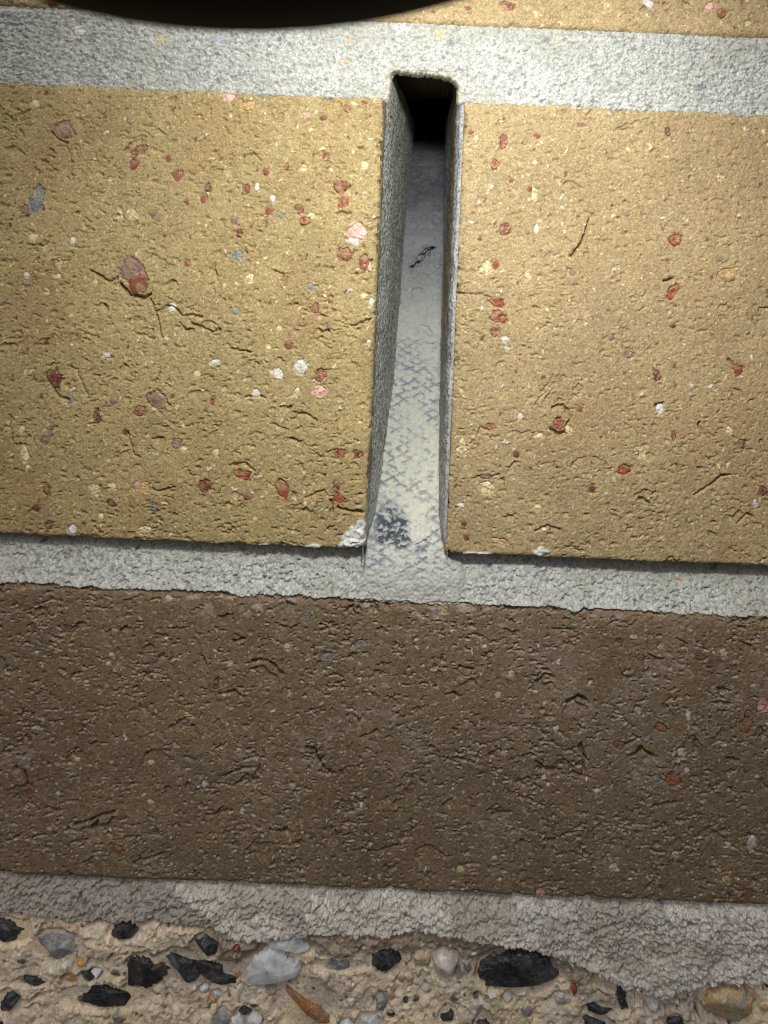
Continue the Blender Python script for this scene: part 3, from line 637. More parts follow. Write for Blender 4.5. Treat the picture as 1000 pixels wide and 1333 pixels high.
# notch: rounded-corner rectangle, signed distance (inside < 0)
def notch(X, Z, grow=0.0):
    cx, hw = (HL + 0.9 + HR - 0.9) / 2, (HR - HL) / 2 - 0.75 + grow
    top = 30.3 + grow + 0.07 * (X - cx) * -1
    r = np.where(X > cx, 2.6, 1.3)
    qx = np.abs(X - cx) - hw + r; qz = Z - top + r
    return np.hypot(np.clip(qx, 0, None), np.clip(qz, 0, None)) + np.minimum(np.maximum(qx, qz), 0) - r
sd_ = notch(X, Z) + 0.34 * fbm(X, Z, 2.4, 222, 5, 0.6) + 0.10 * fbm(X, Z, 0.5, 229, 2)
ins = np.clip(-sd_, 0, None)
F.H -= 2.2 * sstep(ins, -0.02, 0.35) + 0.3 * np.exp(-(np.clip(sd_, 0, None) / 0.5) ** 2)
mixc(F.C, lin(188, 182, 158), (1 - sstep(sd_, 0.0, 1.0)) * 0.6)
crack(F, [(596, 118), (608, 128), (618, 130)], 0.12, 0.4); crack(F, [(590, 108), (600, 122)], 0.12, 0.4); crack(F, [(735, 138), (758, 138)], 0.15, 0.6)
for (px, py, a_, c_) in ((208, 50, 1.0, CREAM * 0.9), (101, 40, 1.1, WHITE), (912, 112, 0.9, lin(120, 122, 135)), (587, 54, 0.8, lin(135, 138, 150)), (284, 50, 1.2, lin(178, 182, 192)), (573, 42, 0.9, CREAM * .8), (449, 80, 0.5, ORANGE), (712, 52, 0.7, lin(120, 124, 130)), (455, 52, .5, ORANGE)):
    cx, cz = P(px, py); speck(F, cx, cz, a_, a_ * 0.8, 0.4, c_, 0.05, 0.1, 7, amt=0.7)
b = build_sheet("mortar_joint", F, M_mortar, wall, keep=ins < 0.4)
b["label"] = "pale top mortar joint with the rounded notch of the hole"

# underside slab of the top joint, behind the notch lip
def block(name, x0, x1, y0, y1, z0, z1, col, mat, parent):
    V = [(x, y, z) for z in (z0, z1) for y in (y0, y1) for x in (x0, x1)]
    Fq = [(0, 1, 3, 2), (4, 6, 7, 5), (0, 4, 5, 1), (2, 3, 7, 6), (0, 2, 6, 4), (1, 5, 7, 3)]
    return mesh_from(name, V, Fq, np.tile(col, (8, 1)), mat, parent, smooth=False)
block("mortar_core", -110, HL - 0.4, 3.0, 109, Z_TM - 1, Z_UB + 1, MORT * 0.8, M_mortar, wall)
block("mortar_core", HR + 0.4, 110, 3.0, 109, Z_TM - 1, Z_UB + 1, MORT * 0.8, M_mortar, wall)
block("mortar_core", -117, 111, 8.0, 109, Z_LT + 1.0, Z_MB + 0.5, MORT * 0.8, M_mortar, wall)

# lower bed joint, raked back under the middle course
F = Field(-116, 110, Z_LT - 1.8, Z_MB + 1.2)
sandy(F, 230, 1.1)
X, Z = F.X, F.Z
lo = Z_LT + 0.5 * fbm(X, Z * 0.4, 2.0, 240, 5, 0.6) - 0.6 * np.clip(fbm(X, Z * 0, 3.5, 244, 3), 0, 1) + 0.15 - 0.004 * X
F.H += 0.35 * np.exp(-((Z - lo) / 0.8) ** 2)
t = np.clip((Z - lo) / (Z_MB - Z_LT), 0, 1.1)
F.H += -0.15 - 3.9 * t ** 1.1 - 0.7 * t * sstep(X, 8, 50)
F.H -= 5 * sstep(X, HL - 0.2, HL + 1.0) * (1 - sstep(X, HR - 1.0, HR + 0.4)) * sstep(Z, -56, -52)
F.H -= np.clip(lo - Z, 0, None) * 5.0
for _ in range(320):
    cx, cz = RNG.uniform(FX0, FX1), RNG.uniform(Z_LT, Z_MB)
    tear(F, cx, cz, RNG.uniform(0.3, 1.0), RNG.uniform(0.2, 0.6), RNG.normal(0, 0.6), 0.3, 0.5)
for (px, py, a_, c_) in ((893, 764, 0.6, ORANGE), (45, 712, 0.7, lin(70, 70, 75)), (40, 705, .5, lin(80, 80, 84)), (170, 722, .5, lin(80, 80, 84)), (905, 740, .9, lin(120, 118, 116)), (940, 750, .8, lin(100, 100, 104)), (640, 745, .5, lin(90, 92, 98))):
    cx, cz = P(px, py); speck(F, cx, cz, a_, a_ * 0.5, 0.6, c_, -0.1, 0.15, 7, amt=0.8)
b = build_sheet("mortar_joint", F, M_mortar, wall)
b["label"] = "raked mortar joint between the middle and lowest course"

# mortar heaped inside the hole and spilling over the sill, with the print of a mesh
SLX = [(-59.3, 0.2), (-56, 0.2), (-53.5, 0.8), (-51, 1.8), (-48.5, 4.5), (-46, 8), (-42, 14), (-26.8, 28), (5.2, 42), (20, 49), (26, 55), (29.6, 64), (31, 68)]
F = Field(HL - 3.8, HR + 4.4, -60.2, 30.2, 0.16)
X, Z = F.X, F.Z
dep = np.interp(Z, [p[0] for p in SLX], [p[1] for p in SLX])
k = np.ones(31) / 31
dep = np.repeat(np.convolve(np.pad(dep[:, 0], 15, 'edge'), k, 'valid')[:, None], X.shape[1], 1)
F.H = -dep
F.C[:] = lin(190, 191, 178)
F.C *= (1 + 0.10 * fbm(X, Z, 4, 250, 3))[..., None]
sill = 1 - sstep(Z, -53, -47)
up_ = sstep(Z, -22, -8)
F.H += up_ * (1.7 * fbm(X, Z, 5, 281, 4, 0.5))
fl = fbm(X, Z, 6, 283, 4, 0.6) * 3
F.H += up_ * 0.55 * sstep(fbm(X, Z, 5, 287, 3), -0.05, 0.25) * (np.floor(fl) + sstep(fl - np.floor(fl), 0, 0.15) - fl)
F.H += 0.25 * fbm(X, Z, 4, 251, 3) + 0.10 * fbm(X, Z, 1.0, 252, 3) * (0.5 + sill)
f1, f2, idn = worley(X, Z, 0.6, 255)
F.H += (0.03 + 0.12 * (1 - sstep(Z, -50, -30))) * (0.5 - f1)
mixc(F.C, lin(166, 169, 164), 0.9 * sstep(Z, -42, -20))  # shade of the deep hole painted into the mortar, darker towards the top
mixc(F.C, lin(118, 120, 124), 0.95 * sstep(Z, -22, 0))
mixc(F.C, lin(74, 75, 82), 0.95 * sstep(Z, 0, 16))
f1, f2, idn = worley(X, Z, 0.5, 263)
F.H += 0.16 * sill * (np.sqrt(np.clip(1 - (f1 / 0.6) ** 2, 0, 1)) - 0.5) * (0.4 + idn)
mixc(F.C, MORT * 0.96, 0.9 * (1 - sstep(Z + 1.5 * fbm(X, Z, 4, 264, 3), -54, -48)))
mixc(F.C, MORT * 0.62, sill * np.where(idn > 0.86, 0.7, 0) * (1 - sstep(f1, 0.3, 0.5)))
# mesh print: two families of slanting lines
warp = 0.9 * fbm(X, Z, 4, 256, 3)
zz = Z + 0.3 * fbm(X, Z, 2.0, 257, 3); pz = 1.45; pxx = 3.1
A = (X + warp) / pxx + zz / pz; B = (X + warp) / pxx - zz / pz
la = np.abs(A - np.round(A)); lb = np.abs(B - np.round(B))
ln = np.exp(-(np.minimum(la, lb) / 0.14) ** 2) * sstep(fbm(X, Z * 1.6, 1.1, 267, 3, 0.6), -0.35, 0.15)
zone = sstep(Z, -56, -52) * (1 - sstep(Z, -22, -14))
vis = zone * sstep(fbm(X, Z, 4, 258, 3) + 0.35 * fbm(X, Z, 1.0, 259, 2), -0.5, 0.15)
F.H -= 0.3 * ln * zone
mixc(F.C, lin(88, 97, 122), 0.85 * ln * vis)
f1, f2, idn = worley(X * 0.6 + 0.3 * fbm(X, Z, 0.8, 268, 2), Z * 1.3, 0.85, 262)
dots = np.where(idn > 0.45, 1 - sstep(f1, 0.08, 0.36), 0) * sstep(Z, -53, -50) * (1 - sstep(Z, -42, -34))
mixc(F.C, lin(70, 78, 96), 0.5 * dots); F.H -= 0.12 * dots
cx, cz = P(512, 704); bx, r = ell(F, cx, cz, 4.2, 2.6, -0.3, 14, 1.6, 0.9)
mk = (1 - sstep(r, 0.5, 1.05)) * sstep(fbm(F.X[bx], F.Z[bx] * 2.4, 0.9, 269, 4, 0.7), -0.12, 0.02)
mixc(F.C[bx], lin(130, 136, 148), 0.4 * (1 - sstep(r + 0.5 * fbm(F.X[bx], F.Z[bx] * 2, 2, 271, 3), 0.5, 1.3)))
mixc(F.C[bx], lin(44, 52, 68), 0.92 * mk); F.H[bx] -= 0.3 * mk
# flakes in the upper, smoother part
def at_depth(px, py, d):
    s = 125 / (125 + d); x, z = P(px, py); return x / s, z / s
crack(F, [at_depth(536, 349, 39), at_depth(548, 338, 40), at_depth(563, 321, 41)], 0.45, 2.2, raw=True, jag=0.9)
cx, cz = at_depth(549, 333, 40); tear(F, cx, cz, 4.6, 1.8, 0.72, 0.1, 3.5)
for (px, py, d, wd, dp, an, L) in ( (545, 375, 38, 1.8, 0.5, 0.2, 1.5), (556, 425, 34, 2.2, 0.6, -0.4, 2), (553, 298, 43, 1.5, 0.6, 0.0, 1.5), (566, 310, 42, 1.2, 0.7, 1.1, 1), (565, 250, 46, 1.5, .5, 1.3, 1), (560, 445, 33, 3, .5, -.1, 1.5), (535, 285, 44, 2, .4, .3, 2)):
    cx, cz = at_depth(px, py, d); tear(F, cx, cz, wd, dp, an, 0.25, L)
cx, cz = at_depth(546, 696, 4); bx, r = ell(F, cx, cz, 2.1, 1.2, 0.35, 15, 1.6, 0.45)
F.H[bx] += (0.45 + 0.3 * fbm(F.X[bx], F.Z[bx], 0.9, 277, 3)) * (1 - sstep(r, 0.75, 1.05)) - 0.3 * np.exp(-((r - 1.1) / 0.12) ** 2) * sstep(cz - F.Z[bx], -0.4, 0.6)
mixc(F.C[bx], lin(192, 193, 182), 0.8 * (1 - sstep(r, 0.8, 1.05)))
# spill edges dive into the joint and the sill
left = -9.2 + 0.6 * fbm(Z, Z * 0, 2.2, 270, 4) - 1.6 * sstep(-Z, 52, 58)
right = HR - 1.6 + 4.0 * sstep(-Z, 47, 57) + 0.4 * fbm(Z, Z * 0, 3, 273, 3)
low = Z < -45
F.H -= np.where(low, np.clip(left - X, 0, None) * 3.5 + np.clip(X - right, 0, None) ** 1.5 * 0.45, 0)
F.H -= np.clip(-58.9 + 0.3 * fbm(X, X * 0, 2, 275, 3) - Z, 0, None) * 5
keep = (Z < -45.5) | ((X > HL + 0.2) & (X < HR - 0.2))
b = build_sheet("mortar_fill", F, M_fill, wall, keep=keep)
b["label"] = "mortar heaped inside the weep hole with a bluish mesh print"

# gritty mortar linings of the two sides of the hole (sheet over depth and height)
def lining(side, seed):
    ds = np.concatenate([np.arange(0.3, 14, 0.16), np.arange(14, 60, 0.4), np.arange(60, 109, 4.0)]); zs = np.arange(-52.5, 31.6, 0.19)
    D, Zz = np.meshgrid(ds, zs)
    G = 0.22 * fbm(D * 0.5, Zz, 3, seed, 3) + 0.12 * fbm(D, Zz, 0.9, seed + 2, 3)
    f1, f2, idn = worley(D, Zz, 0.42, seed + 5)
    G += 0.26 * (0.5 - f1) * (0.4 + idn)
    if side < 0:
        taper = np.interp(D, [0, 1.0, 8, 28, 52, 109], [-0.5, 0.15, 0.9, 2.2, 3.1, 3.4])
        C = np.tile(lin(182, 185, 178), D.shape + (1,)) * (1 + 0.18 * fbm(D, Zz, 2, seed + 8, 3))[..., None]
        mixc(C, lin(70, 70, 68), np.where(idn > 0.6, 0.75, 0) * (1 - sstep(f1, 0.35, 0.5)))
        mixc(C, lin(190, 192, 186), np.where(idn < 0.2, 0.7, 0) * (1 - sstep(f1, 0.2, 0.4)))
        mixc(C, lin(104, 92, 74), 1 - sstep(D + 0.8 * fbm(D, Zz, 3, seed + 9, 3), 0.9, 2.0))
        mixc(C, lin(178, 182, 176), sstep(-Zz, 36, 50) * 0.7)
    else:
        taper = np.interp(D, [0, 0.9, 3.0, 9, 28, 52, 109], [-0.4, 0.35, 0.75, 1.0, 1.5, 2.2, 2.6])
        C = np.tile(lin(176, 178, 178), D.shape + (1,)) * (1 + 0.15 * fbm(D, Zz, 2, seed + 8, 3))[..., None]
        mixc(C, lin(150, 138, 114), sstep(D + 1.2 * fbm(D, Zz, 4, seed + 9, 3), 4.5, 7.5) * (1 - sstep(D, 24, 32)) * sstep(Zz, -30, -5))
        mixc(C, lin(88, 88, 86), np.where(idn > 0.75, 0.7, 0) * (1 - sstep(f1, 0.3, 0.5)))
    base = HL if side < 0 else HR
    Xx = base - side * ((taper + G * sstep(D, 0.2, 1.2)) * sstep(Zz, -52.5, -46.5) - 0.5 * (1 - sstep(Zz, -51, -46)))
    V = np.stack([Xx, D, Zz], -1).reshape(-1, 3)
    nz, nx = D.shape; idx = np.arange(nz * nx).reshape(nz, nx)
    q = np.stack([idx[:-1, :-1], idx[:-1, 1:], idx[1:, 1:], idx[1:, :-1]], -1).reshape(-1, 4)
    if side > 0: q = q[:, ::-1]
    o = mesh_from("mortar_lining", V, q, C.reshape(-1, 3), M_mortar, wall)
    o["label"] = "gritty grey lining on the %s side of the weep hole" % ("left" if side < 0 else "right")
lining(-1, 280); lining(1, 300)

# cavity behind the bricks, closed with black membrane
V = [(x, y, z) for z in (-106, 114) for y in (110.5, 150) for x in (-112, 112)]
mesh_from("cavity_membrane", V, [(2, 3, 7, 6), (0, 2, 6, 4), (1, 5, 7, 3), (0, 1, 3, 2), (4, 6, 7, 5)], None, M_wrap, wall, smooth=False)
# black panel added behind the fill to keep the roof of the hole dark
block("cavity_blackout", HL - 3, HR + 3, 62, 64, -50, 38, lin(20, 20, 20), M_wrap, wall)

# bottom bed: rough mortar squeezed over the concrete
EDGE = [(-400, 1175), (0, 1180), (100, 1190), (200, 1192), (262, 1198), (300, 1213), (350, 1211), (420, 1205), (500, 1206), (560, 1202), (620, 1212), (700, 1226), (760, 1250), (810, 1272), (860, 1286), (910, 1272), (1000, 1266), (1400, 1260)]
ex = [P(*p)[0] for p in EDGE]; ez = [P(*p)[1] for p in EDGE]
F = Field(-118, 112, -127.5, Z_LB + 1.4)
sandy(F, 320, 1.5, lin(194, 190, 182))
X, Z = F.X, F.Z
F.H += 0.35 * fbm(X, Z * 1.4, 3.0, 330, 4, 0.55)
lo = np.interp(X, ex, ez) + 0.5 * fbm(X, Z * 0.5, 2.4, 340, 4, 0.6)
t = np.clip((Z_LB - Z) / np.maximum(Z_LB - lo, 1), 0, 1.2)
F.H += -0.9 + 2.6 * t ** 0.8
# a thicker flap starts right of px 265
lx = P(268, 1165)[0]
flap = sstep(X + 1.6 * (Z + 112) + 0.8 * fbm(X, Z, 2, 345, 3), lx - 1.8, lx + 1.2)
F.H += 0.7 * flap * (1 - sstep(Z, -110, -107.5)) - 0.35 + 0.5 * fbm(X, Z * 2.2, 5, 347, 4)
mixc(F.C, lin(134, 127, 120), (1 - flap) * 0.7)
mixc(F.C, lin(150, 142, 132), 0.55 * sstep(fbm(X, Z * 1.6, 6, 348, 4), 0.08, 0.3))
f1, f2, idn = worley(X + 0.6 * fbm(X, Z, 1.0, 350, 3), Z * 1.3 + 0.5 * fbm(X, Z, 1.0, 353, 3), 1.1, 351)
rp = 0.35 + 0.65 * sstep(fbm(X, Z, 4, 356, 3), -0.2, 0.3)
F.H += rp * (0.30 * (idn - 0.5) * sstep(f2 - f1, 0.0, 0.12) - 0.30 * (1 - sstep(f2 - f1, 0.02, 0.12)) * (idn > 0.6))
F.H -= 0.5 * sstep(fbm(X, Z * 1.5, 0.8, 354, 3, 0.6), 0.34, 0.42)
for _ in range(420):
    cx, cz = RNG.uniform(FX0, FX1), RNG.uniform(-124, Z_LB)
    tear(F, cx, cz, RNG.uniform(0.3, 1.1), RNG.uniform(0.2, 0.8), RNG.normal(0, 0.7), 0.4, 0.6)
F.H -= np.clip(lo - Z, 0, None) * 4.5
b = build_sheet("mortar_joint", F, M_mortar, wall)
b["label"] = "rough crumbly mortar bed squeezed out under the lowest brick"

# ------------------------------------------------------------------ concrete below
slab = empty("concrete_footing", (0, 0, -0.125))
slab["label"] = "beige concrete footing full of black, white and brown stones under the brick wall"
slab["category"] = "footing"; slab["kind"] = "thing"
OFF = 125.0
F = Field(-125, 118, -175, -108.5)
X, Z = F.X, F.Z
F.H += 0.9 + 0.7 * fbm(X, Z, 14, 400, 3) + 0.6 * fbm(X, Z, 3.5, 402, 4, 0.55) + 0.18 * fbm(X, Z, 0.8, 404, 3)
F.C[:] = lin(212, 198, 176)
F.C *= (1 + 0.14 * fbm(X, Z, 5, 406, 4) + 0.14 * fbm(X, Z, 0.9, 407, 3))[..., None]
mixc(F.C, lin(170, 160, 150), 0.7 * sstep(fbm(X, Z, 8, 410, 4), 0.05, 0.35))
mixc(F.C, lin(212, 196, 160), 0.6 * sstep(fbm(X, Z, 7, 415, 3), 0.15, 0.4))
lo = np.interp(X, ex, ez)
dirt = (1 - sstep(lo - Z, 2.5, 4.5 + 1.2 * fbm(X, Z, 3, 418, 3))) * sstep(X, *(P(230, 1200)[0], P(300, 1200)[0])) * (1 - sstep(X, P(740, 1240)[0], P(800, 1240)[0]))
F.H -= np.clip(Z - lo, 0, None) * 1.6
mixc(F.C, lin(138, 124, 112), 0.85 * dirt); F.H += 0.5 * dirt - 0.9 * np.exp(-((lo - Z - 0.2) / 0.6) ** 2)
for sc, thr, am in ((0.8, 0.62, 0.13), (1.6, 0.82, 0.36), (2.6, 0.92, 0.55)):
    f1, f2, idn = worley(X + 0.3 * fbm(X, Z, 1.3, 420, 2), Z, sc, 421 + int(sc * 3))
    on = idn > thr
    dome = np.sqrt(np.clip(1 - (f1 / 0.45) ** 2, 0, 1))
    F.H += np.where(on, am * dome * (0.5 + 0.5 * idn), 0)
    tone = (idn * 37.7) % 1.0
    for lo_, hi_, c_ in ((0, 0.12, lin(120, 118, 116)), (0.12, 0.24, lin(214, 208, 200)), (0.24, 0.32, lin(176, 130, 84)), (0.32, 0.38, lin(52, 52, 56)), (0.38, 0.55, lin(168, 152, 132))):
        mixc(F.C, c_, np.where(on & (tone >= lo_) & (tone < hi_), 0.8, 0) * (1 - sstep(f1, 0.34, 0.44)))
f1, f2, idn = worley(X, Z, 1.3, 440)
F.H -= np.where(idn > 0.7, 0.7 * (1 - sstep(f1 + 0.1 * fbm(X, Z, .5, 4, 2), 0.08, 0.22)), 0)
for _ in range(260):
    cx, cz = RNG.uniform(FX0, FX1), RNG.uniform(-134, -112)
    tear(F, cx, cz, RNG.uniform(0.4, 2.2), RNG.uniform(0.2, 0.8), RNG.normal(0.2, 0.6), 0.4, 0.7)
for pts in ([(850, 1286), (875, 1290), (885, 1300)], [(912, 1305), (930, 1322), (950, 1330)], [(905, 1300), (906, 1322)], [(30, 1300), (55, 1290)]):
    crack(F, pts, 0.6, 2.2)

BLK = lin(44, 46, 50); QZ = lin(205, 208, 212)
CSTONES = [  # outline in photograph pixels, kind, rise
    ('b', [(0, 1193), (14, 1196), (24, 1203), (42, 1214), (30, 1222), (8, 1223), (-8, 1218), (-8, 1196)], 1.6),
    ('b', [(146, 1213), (152, 1200), (162, 1193), (176, 1195), (182, 1205), (176, 1214), (160, 1216)], 1.8),
    ('b', [(172, 1240), (196, 1242), (202, 1252), (214, 1250), (220, 1258), (212, 1272), (196, 1281), (166, 1279), (166, 1258)], 1.5),
    ('b', [(253, 1217), (262, 1219), (268, 1211), (276, 1216), (286, 1220), (284, 1234), (272, 1237), (260, 1230)], 2.0),
    ('b', [(213, 1231), (228, 1238), (250, 1246), (262, 1262), (256, 1274), (246, 1274), (232, 1252), (218, 1244)], 1.6),
    ('b', [(250, 1248), (272, 1246), (290, 1252), (292, 1264), (310, 1268), (308, 1274), (292, 1276), (270, 1268), (256, 1262)], 1.7),
    ('b', [(100, 1292), (116, 1278), (136, 1276), (154, 1284), (178, 1292), (202, 1302), (172, 1306), (128, 1305), (108, 1300)], 1.5),
    ('b', [(24, 1271), (34, 1266), (48, 1267), (64, 1276), (52, 1278), (38, 1273)], 1.0),
    ('b', [(4, 1300), (12, 1288), (24, 1283), (32, 1290), (22, 1302), (14, 1313), (3, 1310)], 1.5),
    ('b', [(107, 1260), (118, 1256), (130, 1262), (124, 1270), (112, 1270)], 1.0),
    ('b', [(-6, 1324), (6, 1324), (12, 1330), (10, 1340), (-6, 1340)], 1.2),
    ('b', [(484, 1240), (500, 1233), (520, 1232), (526, 1244), (512, 1254), (498, 1262), (484, 1252)], 1.7),
    ('b', [(624, 1268), (640, 1242), (660, 1231), (690, 1233), (712, 1238), (716, 1250), (728, 1266), (700, 1274), (660, 1278), (634, 1277)], 2.6),
    ('b', [(621, 1268), (625, 1250), (640, 1243), (646, 1252), (634, 1270)], 1.6),
    ('b', [(780, 1264), (792, 1268), (806, 1268), (826, 1276), (812, 1282), (796, 1276), (784, 1270)], 1.3),
    ('b', [(803, 1276), (816, 1284), (812, 1294), (818, 1308), (808, 1310), (802, 1294)], 1.3),
    ('b', [(760, 1300), (770, 1300), (782, 1308), (798, 1310), (798, 1316), (780, 1316), (766, 1312)], 1.2),
    ('b', [(758, 1316), (772, 1322), (788, 1328), (792, 1340), (762, 1340)], 1.2),
    ('b', [(572, 1316), (584, 1314), (588, 1304), (592, 1312), (590, 1324), (574, 1325)], 1.3),
    ('b', [(618, 1336), (624, 1310), (632, 1318), (640, 1336), (634, 1344), (622, 1344)], 1.4),
    ('b', [(502, 1314), (510, 1316), (516, 1312), (515, 1322), (506, 1320)], 0.8),
    ('b', [(526, 1294), (532, 1294), (530, 1303), (525, 1302)], 0.7),
    ('b', [(866, 1322), (876, 1318), (886, 1318), (890, 1332), (880, 1340), (866, 1338)], 1.4),
    ('b', [(312, 1304), (322, 1304), (330, 1310), (322, 1316), (312, 1312)], 1.0),
    ('b', [(826, 1284), (838, 1280), (846, 1284), (848, 1292), (836, 1296)], 1.2),
    ('b', [(992, 1272), (1004, 1272), (1006, 1284), (996, 1282)], 1.0),
    ('q', [(318, 1278), (322, 1256), (334, 1238), (352, 1227), (372, 1228), (376, 1240), (390, 1246), (394, 1252), (390, 1264), (372, 1268), (350, 1274), (326, 1279)], 2.6),
    ('q', [(346, 1224), (358, 1214), (376, 1211), (392, 1214), (402, 1226), (404, 1232), (390, 1234), (380, 1229), (358, 1228)], 2.4),
    ('k', [(370, 1272), (384, 1286), (400, 1298), (416, 1306), (430, 1318), (430, 1328), (418, 1328), (402, 1316), (384, 1298), (368, 1284)], 1.6),
    ('t', [(563, 1240), (572, 1232), (588, 1233), (597, 1243), (592, 1258), (580, 1266), (568, 1258)], 2.4),
    ('e', [(538, 1238), (548, 1232), (560, 1238), (561, 1248), (550, 1255), (540, 1250)], 1.8),
    ('y', [(910, 1300), (922, 1284), (944, 1274), (964, 1276), (980, 1290), (978, 1308), (958, 1326), (934, 1318), (916, 1310)], 2.8),
    ('s', [(48, 1218), (70, 1210), (98, 1214), (104, 1230), (92, 1246), (74, 1248), (60, 1232)], 0.9),
    ('q', [(260, 1282), (266, 1278), (273, 1281), (272, 1288), (264, 1290)], 1.2),
    ('q', [(276, 1288), (284, 1285), (290, 1294), (284, 1298), (277, 1294)], 1.1),
    ('q', [(322, 1318), (332, 1311), (344, 1320), (338, 1331), (324, 1330)], 1.6),
    ('q', [(302, 1322), (314, 1314), (320, 1326), (316, 1338), (302, 1340)], 1.4),
    ('s', [(280, 1318), (292, 1310), (300, 1322), (298, 1338), (280, 1338)], 1.5),
    ('q', [(466, 1324), (480, 1320), (492, 1316), (496, 1330), (484, 1340), (468, 1340)], 1.5),
    ('q', [(442, 1326), (454, 1322), (462, 1332), (458, 1342), (442, 1342)], 1.3),
    ('s', [(490, 1296), (498, 1288), (506, 1298), (500, 1312), (490, 1310)], 1.3),
    ('q', [(838, 1298), (850, 1290), (858, 1300), (854, 1312), (844, 1310)], 1.4),
    ('q', [(120, 1258), (126, 1254), (136, 1256), (132, 1266), (124, 1266)], 1.4),
    ('o', [(273, 1294), (282, 1297), (284, 1304), (276, 1306)], 0.9),
    ('o', [(98, 1246), (108, 1244), (114, 1252), (104, 1256)], 0.8),
    ('o', [(86, 1264), (96, 1262), (104, 1270), (94, 1276)], 0.8),
    ('r', [(307, 1224), (312, 1220), (316, 1224), (314, 1232), (308, 1231)], 1.0),
    ('r', [(742, 1278), (748, 1274), (751, 1284), (746, 1294)], 1.0),
    ('r', [(328, 1300), (336, 1298), (336, 1306), (330, 1306)], 0.7),
    ('s', [(408, 1250), (424, 1246), (446, 1250), (462, 1246), (472, 1254), (448, 1260), (424, 1258)], 0.9),
    ('g', [(720, 1288), (732, 1286), (744, 1298), (734, 1304), (722, 1300)], 1.2),
    ('g', [(652, 1290), (664, 1286), (668, 1296), (656, 1300)], 0.9),
    ('g', [(470, 1226), (484, 1222), (488, 1232), (474, 1236)], 1.2),
    ('g', [(548, 1282), (556, 1278), (564, 1284), (556, 1290)], 1.0),
]
KIND = {'b': ('black_stone', BLK, M_black, lin(66, 66, 68), 7), 'q': ('white_quartz', QZ, M_quartz, None, 4), 'k': ('brown_stone', lin(150, 124, 98), M_stone, lin(158, 112, 72), 3),
        't': ('clear_pebble', lin(196, 188, 180), M_quartz, None, 2), 'e': ('beige_pebble', lin(188, 170, 142), M_stone, None, 2), 'y': ('tan_pebble', lin(170, 162, 142), M_stone, lin(180, 154, 112), 2),
        's': ('grey_stone', lin(150, 150, 150), M_stone, lin(120, 124, 130), 5), 'o': ('orange_stone', lin(190, 142, 84), M_stone, None, 3), 'r': ('red_stone', lin(138, 70, 42), M_stone, None, 3), 'g': ('grey_stone', lin(186, 180, 172), M_stone, None, 3)}
hold = []
for k, (kd, pts, rise) in enumerate(CSTONES):
    name, col, mat, col2, fc = KIND[kd]
    mm = [P(*p) for p in pts]
    cx = sum(p[0] for p in mm) / len(mm); cz = sum(p[1] for p in mm) / len(mm)
    rad = max(math.hypot(p[0] - cx, p[1] - cz) for p in mm)
    rz = [abs(p[1] - cz) for p in mm]; rx = [abs(p[0] - cx) for p in mm]
    bx, r = ell(F, cx, cz, max(rx) * 1.1, max(rz) * 1.1, 0, 30 + k % 20, 1.6, 0.2)
    loc = float(np.median(F.H[bx])) if bx is not None else 1.0
    if bx is not None:
        sel = 1 - sstep(r, 0.9, 1.25)
        F.H[bx] += (loc - 0.55 - F.H[bx]) * sel * 0.85
    hold.append((name, [(p[0] - cx, p[1] - cz) for p in mm], cx, cz, -(loc - 0.7), rise * 0.75 + 0.25, col, mat, col2, fc, rad, k))
conc = build_sheet("concrete", F, M_concrete, slab, back=120)
conc.location.z = OFF * MM
for (name, o_, cx, cz, y0, rise, col, mat, col2, fc, rad, k) in hold:
    s = stone(name, o_, cx, cz, y0, rise, col, mat, slab, 900 + k, nth=64 if rad > 2 else 32, nr=9 if rad > 2 else 5, facets=fc, rough=0.10 if name == 'black_stone' else 0.08, col2=col2, jag=0.12 if name == 'black_stone' else 0.07, depth=2.5)
    s.location.z = OFF * MM

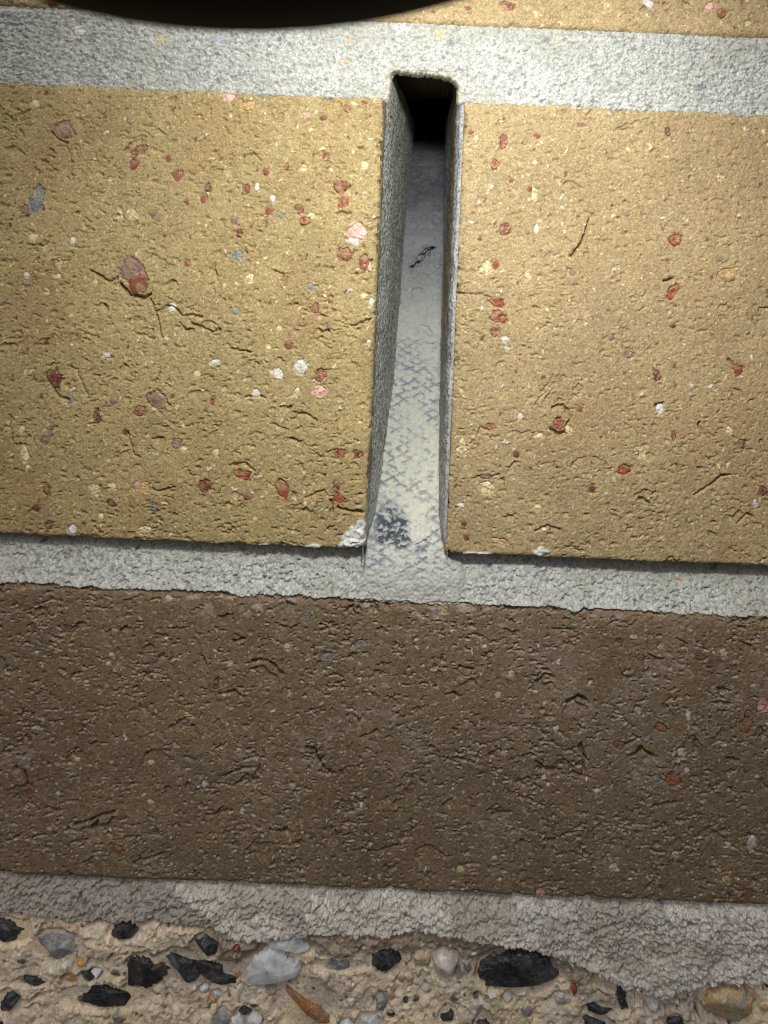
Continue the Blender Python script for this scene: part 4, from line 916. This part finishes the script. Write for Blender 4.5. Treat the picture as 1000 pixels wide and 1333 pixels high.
# ------------------------------------------------------------------ stand-in lamp head over the top joint
TS = 35 / 12.9
stand_in_loc = Vector((-11.0, -85.0, 45.4))
stand_in_torch = empty("stand_in_torch", stand_in_loc * MM)  # unidentified dark rim, modelled as a made-up lamp head
stand_in_torch["label"] = "blurred black round rim in front of the top mortar joint, shaped as a made-up lamp head"
stand_in_torch["category"] = "stand_in_torch"
stand_in_torch.rotation_euler = (math.radians(-2), 0, 0)
def lathe(name, prof, mat, parent, n=96):
    """prof: (radius, y) in mm, axis along y"""
    V = []; Fq = []
    for r, y in prof:
        for i in range(n):
            a = 2 * math.pi * i / n; V.append((r * TS * math.cos(a), y * 1.4, r * TS * math.sin(a)))
    for k in range(len(prof) - 1):
        for i in range(n):
            j = (i + 1) % n; Fq.append((k * n + i, k * n + j, (k + 1) * n + j, (k + 1) * n + i))
    return mesh_from(name, V, Fq, None, mat, parent)
lathe("bezel", [(9.6, -1.2), (10.2, -0.2), (11.2, 0.0), (12.2, -0.1), (12.75, -0.6), (12.9, -1.4), (12.9, -7), (12.3, -7.6)], M_metal, stand_in_torch)
prof = [(12.3, -7.6), (12.3, -14), (11.8, -14.6), (11.8, -16), (12.3, -16.6), (12.3, -22), (10, -28)]
y = -28
while y > -95:
    prof += [(9.6, y), (9.6, y - 1.6), (9.1, y - 2.0), (9.1, y - 3.2)]; y -= 3.6
prof += [(9.6, y), (9.6, y - 6), (8.6, y - 7), (0.01, y - 7)]
lathe("body", prof, M_metal, stand_in_torch)
lathe("lens", [(9.6, -1.2), (6, -1.0), (0.01, -0.9)], M_lens, stand_in_torch)
ld = bpy.data.lights.new("torch_beam", 'SPOT')
ld.energy = TORCH_W; ld.color = TORCH_COL
ld.spot_size = math.radians(106); ld.spot_blend = 1.0; ld.shadow_soft_size = 0.005
lo_ = bpy.data.objects.new("torch_beam", ld); scene.collection.objects.link(lo_)
tl = Vector((3.6, -81.0, 37.2))
lo_.location = tl * MM
aim = Vector((5, 0, 2)) - tl
lo_.rotation_euler = (-aim).to_track_quat('Z', 'Y').to_euler()
